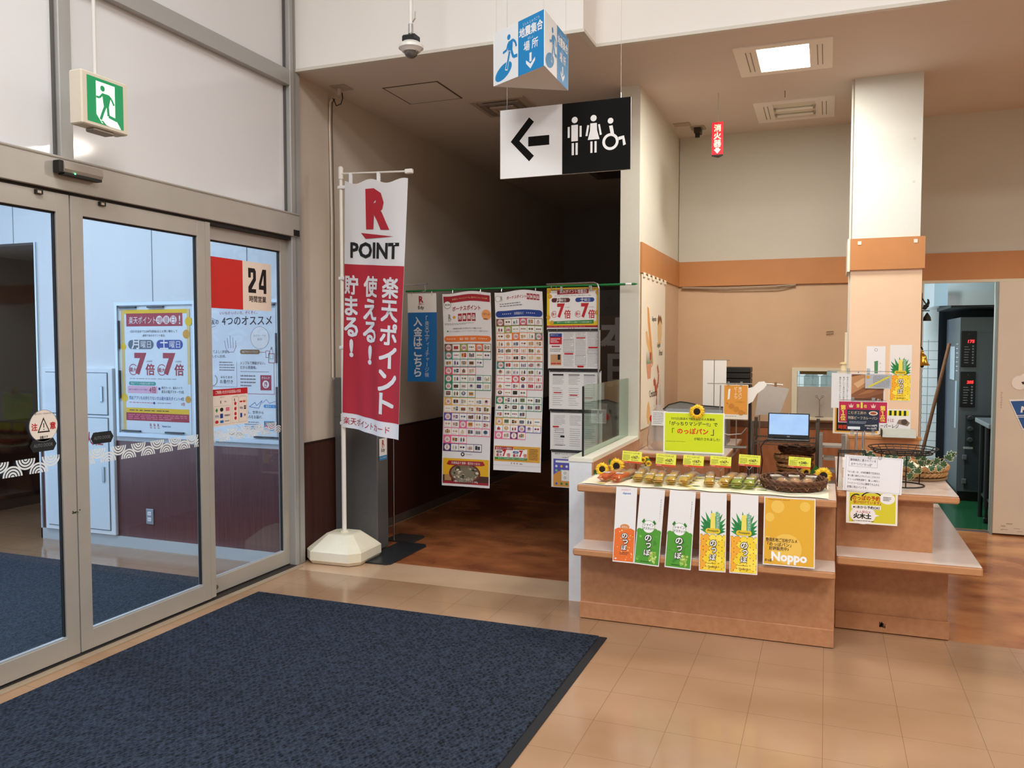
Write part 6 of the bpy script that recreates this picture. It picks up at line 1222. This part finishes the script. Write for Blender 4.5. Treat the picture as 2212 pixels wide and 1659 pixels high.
# wire rack with the laptop and the stacked baskets
t = thing('wire_rack', 'chrome wire rack carrying the laptop behind the counter', 'rack', (-.28, 6.56, 0)); RK = M('#6f6a62', .3, metal=.7)
for x in (-.235, .225):
    for y in (-.15, .20): s = MB(); s.cyl((x, y), .0125, .004, 1.0, RK, 12); s.build('post', t)
for z in (.42, .855):
    s = MB(); s.box((-.235, -.153, z - .012), (.225, -.147, z), RK); s.box((-.235, .197, z - .012), (.225, .203, z), RK); s.box((-.238, -.15, z - .012), (-.232, .2, z), RK); s.box((.222, -.15, z - .012), (.228, .2, z), RK); s.box((-.235, -.153, z - .032), (.225, -.149, z - .027), RK)
    for k in range(24): s.box((-.225 + .0195 * k, -.15, z - .003), (-.2225 + .0195 * k, .2, z), RK)
    for k in range(12): x = -.235 + .46 * k / 12; s.tube([(x, -.151, z - .03), (x + .019, -.151, z - .012), (x + .038, -.151, z - .03)], .0018, RK, 5)
    s.build('wire_shelf', t)
t = thing('laptop', 'open black laptop with a pale blue screen on the wire rack', 'laptop', (-.26, 6.50, .857)); lb = M('#1e1f20', .35)
MB().box((-.152, -.09, .0), (.152, .11, .012), lb, .003).build('keyboard_base', t); MB().box((-.11, -.02, .012), (.11, .08, .0135), M('#121314', .5)).build('keyboard', t)
L2 = MB(); L2.box((-.148, -.003, 0), (.148, .003, .188), lb, .003); li = L2.build('lid', t); li.location = (0, .0, .014); li.rotation_euler = (rad(-9), 0, 0); li.location = (0, -.02, .014)
sm, nt, b_, tc = nodes_mat('laptop_screen', .2, .5); tx = N(nt, 'ShaderNodeTexNoise'); tx.inputs['Scale'].default_value = 9; nt.links.new(tc.outputs['Object'], tx.inputs['Vector']); cr_ = N(nt, 'ShaderNodeMix', data_type='RGBA'); cr_.inputs[6].default_value = lin('#b9d6f6'); cr_.inputs[7].default_value = lin('#8fb8ec'); nt.links.new(tx.outputs['Fac'], cr_.inputs[0]); nt.links.new(cr_.outputs[2], b_.inputs['Emission Color']); b_.inputs['Emission Strength'].default_value = 1.0; b_.inputs['Base Color'].default_value = lin('#101418')
d_ = MB(); d_.box((-.139, -.0045, .026), (.139, -.0032, .18), sm); plab(d_.build('screen', li), 'glowing pale blue screen'); MB().box((-.01, -.0045, .008), (.01, -.0032, .016), GRY).build('hinge_mark', li); MB().ball((0, -.004, .184), .002, WHT, 6).build('webcam', li)
t = thing('power_cable', 'thin black cable hanging from the laptop down the rack', 'cable', (-.40, 6.38, .86)); MB().tube([(.03, .06, .0), (-.02, -.005, .0), (-.05, -.015, -.05), (-.035, -.018, -.15), (-.045, -.018, -.25), (-.01, -.018, -.38), (-.01, -.018, -.5), (.0, -.018, -.6)], .004, BLACK, 6).build('cord', t)
for k in range(6):
    t = thing('wicker_basket', ('topmost of the stacked wicker baskets under the laptop shelf' if k == 5 else 'wicker basket %s in the stack under the laptop shelf' % ('lowest', 'second from the bottom', 'third from the bottom', 'third from the top', 'second from the top')[k]), 'basket', (-.215 + .008 * ((k * 3) % 4 - 1), 6.60, .422 + .066 * k), 0, 'stacked wicker baskets'); r = .150 - .012 * (k % 2)
    m_ = BR1 if k in (2, 3, 4) else DW
    s = MB(); s.lathe([(.001, 0.001), (r * .9, .001), (r * .98, .02), (r * .9, .02), (.001, .008)], m_, n=24); s.build('base_weave', t); s = MB()
    if k in (2, 3, 4): braid(s, r * .93, r * .88, .038, .014, 22, m_)
    else:
        for z in (.026, .040): s.tube(ring_pts(r * .95, r * .88, z, 40, .02, 9, z * 100), .0085, m_, 6, True)
    s.build('woven_side', t, True)
t = thing('clear_box', 'clear plastic box on the wire rack beside the baskets', 'box', (-.425, 6.52, .422)); MB().box((-.045, -.10, .001), (.055, .05, .15), clear('box_plastic', '#dcdad6', .35, .15, body='#8f8c88'), .008).build('tub', t); MB().box((-.048, -.103, .15), (.058, .053, .158), clear('box_lid_plastic', '#dcdad6', .4, .15, body='#a8a5a0'), .003).build('lid', t)
# Y shaped card holder on the window sill
t = thing('card_holder', 'Y-shaped metal card holder standing on the pass-through window sill', 'card holder', (-.055, 7.75, .93)); MB().box((-.035, -.012, 0), (.035, .012, .006), M('#7d7468', .4, metal=.5)).build('base', t); s = MB(); s.tube([(0, 0, .006), (0, 0, .15), (-.02, 0, .175)], .0025, M('#7d7468', .4, metal=.5), 6); s.tube([(0, 0, .15), (.02, 0, .175)], .0025, M('#7d7468', .4, metal=.5), 6)
for q in (-.025, .025): s.tube([(q + .009 * math.cos(a_ * PI / 6), 0, .182 + .009 * math.sin(a_ * PI / 6)) for a_ in range(12)], .002, M('#7d7468', .4, metal=.5), 5, True)
s.build('wire_fork', t); 
t = thing('window_sill', 'cream sill board under the pass-through window', 'sill', (.03, 7.77, .90)); MB().box((-.32, -.05, 0.002), (.31, .0, .028), wf, .003).build('sill_board', t)
t = thing('hanging_bag', 'clear plastic bags hanging in the kitchen behind the pass-through window', 'bags', (.03, 8.0, 1.0)); pb = clear('kitchen_bag_film', '#cfdede', .55, .12, body='#b9cfd2')
for x, w_ in ((-.16, .13), (.02, .2), (.22, .14)): s = MB(); s.add([(x - w_ / 2 + .01 * (i % 2), .03 * ((i * 7) % 3), .05 + .28 * j / 4) if False else (x - w_ / 2 + w_ * i / 6, .012 * ((i * 5 + j * 3) % 4), .05 + .07 * j - (.05 * math.cos(i * PI / 3) if j == 4 else 0)) for j in range(5) for i in range(7)], [(j * 7 + i, j * 7 + i + 1, (j + 1) * 7 + i + 1, (j + 1) * 7 + i) for j in range(4) for i in range(6)], pb); s.build('bag', t, True)
MB().box((-.26, -.02, .30), (-.03, .02, .37), M('#6b5c34', .6)).build('cardboard_label', t); MB().tube([(-.3, .03, .36), (.35, .03, .36)], .006, STEEL, 6).build('hanging_rail', t)
t = thing('wall_bracket', 'small dark double wire bracket on the bakery back wall', 'bracket', (.02, 7.79, 1.66)); 
for z in (0, .022): MB().tube([(-.028, -.001, z), (-.028, -.012, z), (.028, -.012, z + .004), (.028, -.001, z + .004)], .0025, M('#4a3320', .5), 5).build('wire', t)
t = thing('bundled_cable', 'grey cables sagging under the orange band on the back wall', 'cable', (-1.27, 7.765, 2.10)); s = MB(); s.tube([(0, 0, 0), (.4, 0, -.012), (.8, 0, -.006), (1.0, 0, .002)], .006, M('#b3a08c', .5), 6); s.build('upper_cable', t); MB().tube([(0, -.004, -.008), (.4, -.004, -.03), (.85, -.004, -.032), (1.0, -.004, -.004)], .006, M('#8f7a66', .5), 6).build('lower_cable', t)
# fabric hanging with bread drawings on the partition
t = thing('wall_hanging', 'cream fabric with watercolour breads and script lettering on the partition', 'wall hanging', (-1.302, 6.60, .93)); FB = M('#efe6d2', .8)
p = Sheet(.96, 1.17, FB, thick=.002); yv = 1.0
b1 = M('#dd9f58', .8); b2_ = M('#e6b878', .8); b3 = M('#c86f4a', .8); ins = M('#3a3530', .8); gr_ = M('#7f9a72', .8)
p.raw([(.22, .20), (.28, .21), (.40, .42), (.48, .58), (.44, .60), (.34, .48), (.24, .30)], b1, 1); p.raw([(.16, .37), (.22, .36), (.36, .48), (.42, .55), (.36, .54), (.2, .44)], b2_, 2)
p.text('Baguette', .40, .26, .60, .30, ins, 2, skew=.3); p.raw([(.66, .27), (.70, .24), (.76, .26), (.78, .24), (.84, .27), (.85, .38), (.80, .45), (.70, .46), (.66, .38)], M('#e3c08a', .8), 1); p.raw([(.66, .27), (.70, .24), (.76, .26), (.78, .24), (.84, .27), (.85, .31), (.76, .28), (.67, .32)], M('#8a5a34', .8), 2)
p.text('English', .62, .44, .80, .48, ins, 2, skew=.3); p.text('Bread', .72, .49, .88, .53, ins, 2, skew=.3)
for i in range(9): x = .2 + .025 * i; p.raw([(x, .58), (x - .02 + .005 * i, .50 - .01 * (i % 3)), (x + .02, .58)], gr_, 2)
p.circ(.36, .53, .035, M('#b34a44', .8), 3); p.raw([(.2, .58), (.40, .58), (.37, .68), (.25, .68)], M('#d79a78', .8), 3); p.ring(.41, .58, .03, .01, M('#d79a78', .8), 3)
p.path([(.66, .60), (.72, .66), (.70, .73), (.62, .76)], .05, b3, 1); p.path([(.50, .72), (.56, .70), (.60, .78), (.66, .80)], .06, M('#b8583c', .8), 1); p.text('Croissant', .34, .76, .62, .81, ins, 2, skew=-.3)
p.raw([(.24, .86), (.30, .83), (.36, .88), (.38, .97), (.28, .99), (.22, .93)], b2_, 1)
for i in range(4): p.path([(.72 + .03 * i, .98), (.78 + .02 * i, .70 + .04 * i)], .006, GRY, 1)
p.circ(.64, .86, .02, M('#b34a5a', .8), 1, ry=.05); p.build('fabric_panel', rz=rad(90), parent=t)
s = MB()
for i in range(6): s.box((.002, -.44 + .17 * i, 1.15), (.010, -.37 + .17 * i, 1.185), FB, .002)
s.build('top_fold', t)
# milk sign on the sliding door
p = Sheet(.30, .26, M('#f0efe9', .4), thick=.003); p.b = MB(); p.raw([(.0, .05), (.9, 0), (1.0, .85), (.35, 1)], WHT, 0); p.raw([(.04, .10), (.9, .04), (.97, .82), (.36, .95)], M('#2a5a98', .4), 1); p.text('MILK', .12, .25, .95, .45, WHT, 2, .06, skew=.1); p.line(.16, .55, .9, .50, .02, WHT, 2); p.line(.17, .60, .9, .55, .015, WHT, 2); p.circ(.55, .76, .12, WHT, 2, ry=.12)
o = p.build('milk_sign', (1.545, 7.732, .875)); tag(o, 'blue MILK carton sign on the sliding door at the right edge', 'sign')
p = Sheet(.34, .16, WHT, thick=.003); p.b = MB(); wc = M('#eee6dc', .5); p.circ(.32, .62, .17, wc, 1, ry=.17); p.circ(.6, .45, .3, wc, 1, ry=.2); p.circ(.9, .5, .2, wc, 1, ry=.17); p.raw([(.35, .58), (.48, .52), (.46, .68), (.38, .70)], M('#3c322c', .5), 2); p.raw([(.55, .22), (.8, .16), (.85, .4), (.65, .38)], M('#3c322c', .5), 2)
tag(p.build('dairy_sticker', (1.53, 7.732, 1.20)), 'white sticker with dark patches above the MILK carton sign', 'sticker')

# ================================================================= BELL, BROOM AND KITCHEN
t = thing('wall_bell', 'brass bell under a black rooster bracket at the pillar edge by the kitchen door', 'bell', (.632, 6.72, 1.43)); IR = M('#171513', .5, metal=.4); BRS = M('#c79a3c', .22, metal=1)
MB().box((-.004, -.012, .13), (.012, .012, .52), IR, .003).build('iron_bar', t); s = MB(); s.tube([(.01, 0, .48), (.04, -.01, .43), (.055, -.01, .42)], .005, IR, 6); s.tube([(.0, 0, .13), (.012, -.02, .12), (.018, -.03, .105)], .006, IR, 6); s.build('iron_arm', t)
s = MB(); s.prism([(.012, .405), (.02, .43), (.035, .435), (.045, .455), (.042, .475), (.055, .47), (.06, .445), (.05, .415), (.035, .395), (.022, .395)], -.012, -.006, IR, ax=1); s.box((.0, -.014, .385), (.06, -.004, .392), IR); s.build('rooster_figure', t); s = MB(); s.lathe([(.028, .315), (.024, .34), (.012, .362), (.003, .375)], IR, (.045, -.009, 0), 18); s.build('iron_bell', t, True)
s = MB(); s.lathe([(.052, -.01), (.048, -.004), (.036, .012), (.030, .04), (.026, .062), (.012, .074), (.008, .09), (.008, .10)], BRS, (.018, -.03, 0), 28); s.build('bell_body', t, True); s = MB(); s.ball((.018, -.03, -.015), .012, IR, 10); s.tube([(.018, -.03, -.012), (.018, -.03, .05)], .003, IR, 6); s.build('clapper', t); s = MB(); s.tube([(.018 + .007 * math.cos(a_ * PI / 5), -.03, -.035 + .007 * math.sin(a_ * PI / 5)) for a_ in range(10)], .0015, CHROME, 5, True); s.tube([(.018 + .002 * math.sin(i * 2), -.03, -.042 - .012 * i) for i in range(44)], .0022, M('#9aa0a4', .4, metal=.6), 5); s.build('pull_chain', t)
t = thing('broom', 'wooden broom handle leaning in the kitchen doorway', 'broom', (.93, 8.80, 0)); s = MB(); s.tube([(-.11, -.06, .30), (.16, .05, 1.58)], .016, M('#6e4a30', .6, noise=.2), 10); s.build('handle', t); s = MB(); s.box((-.20, -.09, .02), (-.04, -.03, .30), M('#8a7a4a', .8, bump=.6), .02); s.build('bristle_head', t)
t = thing('bakery_oven', 'tall dark steel bakery oven with red 175 and 205 displays in the kitchen', 'oven', (1.80, 9.27, 0)); OS = M('#666f74', .35, metal=.55, noise=.06, nscale=3); OD = M('#33393d', .4, metal=.3)
s = MB(); s.box((-.565, 0, .10), (.6, 1.0, 1.84), OS); s.box((-.55, .05, .0), (.6, .95, .10), BLACK); s.build('body', t)
s = MB(); s.box((-.566, -.012, 1.69), (.6, 0, 1.84), M('#626b70', .3, metal=.6)); s.box((-.12, -.01, .12), (-.11, 0, 1.69), OD); s.build('top_fascia', t)
MB().box((-.50, -.006, .12), (-.15, 0, .87), OD, .002).build('lower_panel', t)
LED = M('#ff2a2a', .4, emit=3)
for z0, z1, num in ((1.346, 1.705, '175'), (.946, 1.30, '205')):
    pn = MB().box((-.555, -.014, z0), (-.42, -.006, z1), M('#0d0e0f', .3), .003).build('control_panel', t); p = Sheet(.13, z1 - z0 - .01, M('#101112', .3), thick=.0003); p.text(num, .42, .24, .86, .33, LED, 2, .03, fill=True, skew=.1)
    for i in range(7): p.dashes(.2, .42 + .075 * i, .6, .455 + .075 * i, 1, M('#9aa0a2', .4), 1); p.rect(.72, .40 + .08 * i, .84, .44 + .08 * i, M('#7f8688', .4), 1)
    p.circ(.5, .08, .02, M('#9aa0a2', .4), 1); plab(p.build('display', (-.4875, -.0145, z0 + .005), parent=pn), 'red figures ' + num)
for z in (.84, .73, .62): s = MB(); s.lathe([(.028, 0), (.028, .02), (.018, .024), (.018, .04), (.001, .04)], M('#5a5f62', .25, metal=.8), (0, 0, 0), 18, fn=lambda a, b, c, z=z: (-.46 + a, -.006 - c, z + b)); s.build('knob', t, True)
p = Sheet(.085, .02, M('#b9bdbd', .4)); p.dashes(.1, .25, .9, .75, 1, BLK, 1); p.build('name_plate', (-.47, -.007, .53), parent=t)
for z0, z1 in ((1.30, 1.66), (.90, 1.26), (.14, .80)): 
    dd = MB().box((-.10, -.012, z0), (.58, 0, z1), M('#3a4145', .35, metal=.4), .004).build('oven_door', t); MB().tube([(-.08, -.012, z1 - .07), (-.08, -.04, z1 - .07), (.5, -.04, z1 - .07), (.5, -.012, z1 - .07)], .008, BLACK, 8).build('handle', dd); MB().box((-.06, -.015, z0 + .06), (.5, -.012, z1 - .12), M('#14181a', .15), .002).build('window_pane', dd)
for k in range(7): MB().box((-.569, .10, 1.30 + .045 * k), (-.565, .22, 1.308 + .045 * k), M('#dfe6ea', .3)).build('vent_slot', t)
MB().box((-.570, .12, .72), (-.565, .22, 1.20), M('#a9c4d6', .3), .002).build('side_notice', t); MB().box((-.572, .30, 1.20), (-.566, .62, 1.55), M('#c9dbe6', .25), .01).build('access_cover', t)
for z in (.18, .42): MB().box((-.52, -.02, z), (-.48, -.006, z + .05), STEEL, .004).build('latch', t)
t = thing('extractor_hood', 'shiny stainless extractor hood above the oven', 'hood', (1.75, 9.3, 1.94)); s = MB(); s.prism([(-.69, -.5), (.6, -.5), (.6, .6), (-.79, .6), (-.79, -.35)], .0, .40, M('#aebcc6', .12, metal=.9)); s.build('canopy', t); MB().box((-.66, -.49, -.02), (.6, .58, .0), M('#15181a', .5)).build('filter', t)
t = thing('kitchen_table_leg', 'dark wheeled trolley leg just inside the kitchen door', 'trolley', (1.33, 8.2, 0)); s = MB(); s.tube([(0, 0, .14), (0, 0, .86)], .022, M('#2c3234', .4, metal=.4), 10); s.build('upright', t); s = MB(); s.cyl((0, 0), .012, .04, .14, M('#1a1c1d', .5)); s.build('caster_stem', t); MB().box((-.02, -.02, .002), (.02, .02, .05), BLACK, .008).build('foot', t); MB().box((-.045, -.3, .86), (.6, .4, .90), M('#7f898c', .3, metal=.6), .004).build('table_top', t); MB().box((0, -.25, .2), (.6, .35, .22), OD).build('lower_shelf', t)
for x, y in ((.55, -.2), (.55, .3), (0, .3)): MB().tube([(x, y, .002), (x, y, .86)], .02, M('#2c3234', .4, metal=.4), 8).build('upright', t)
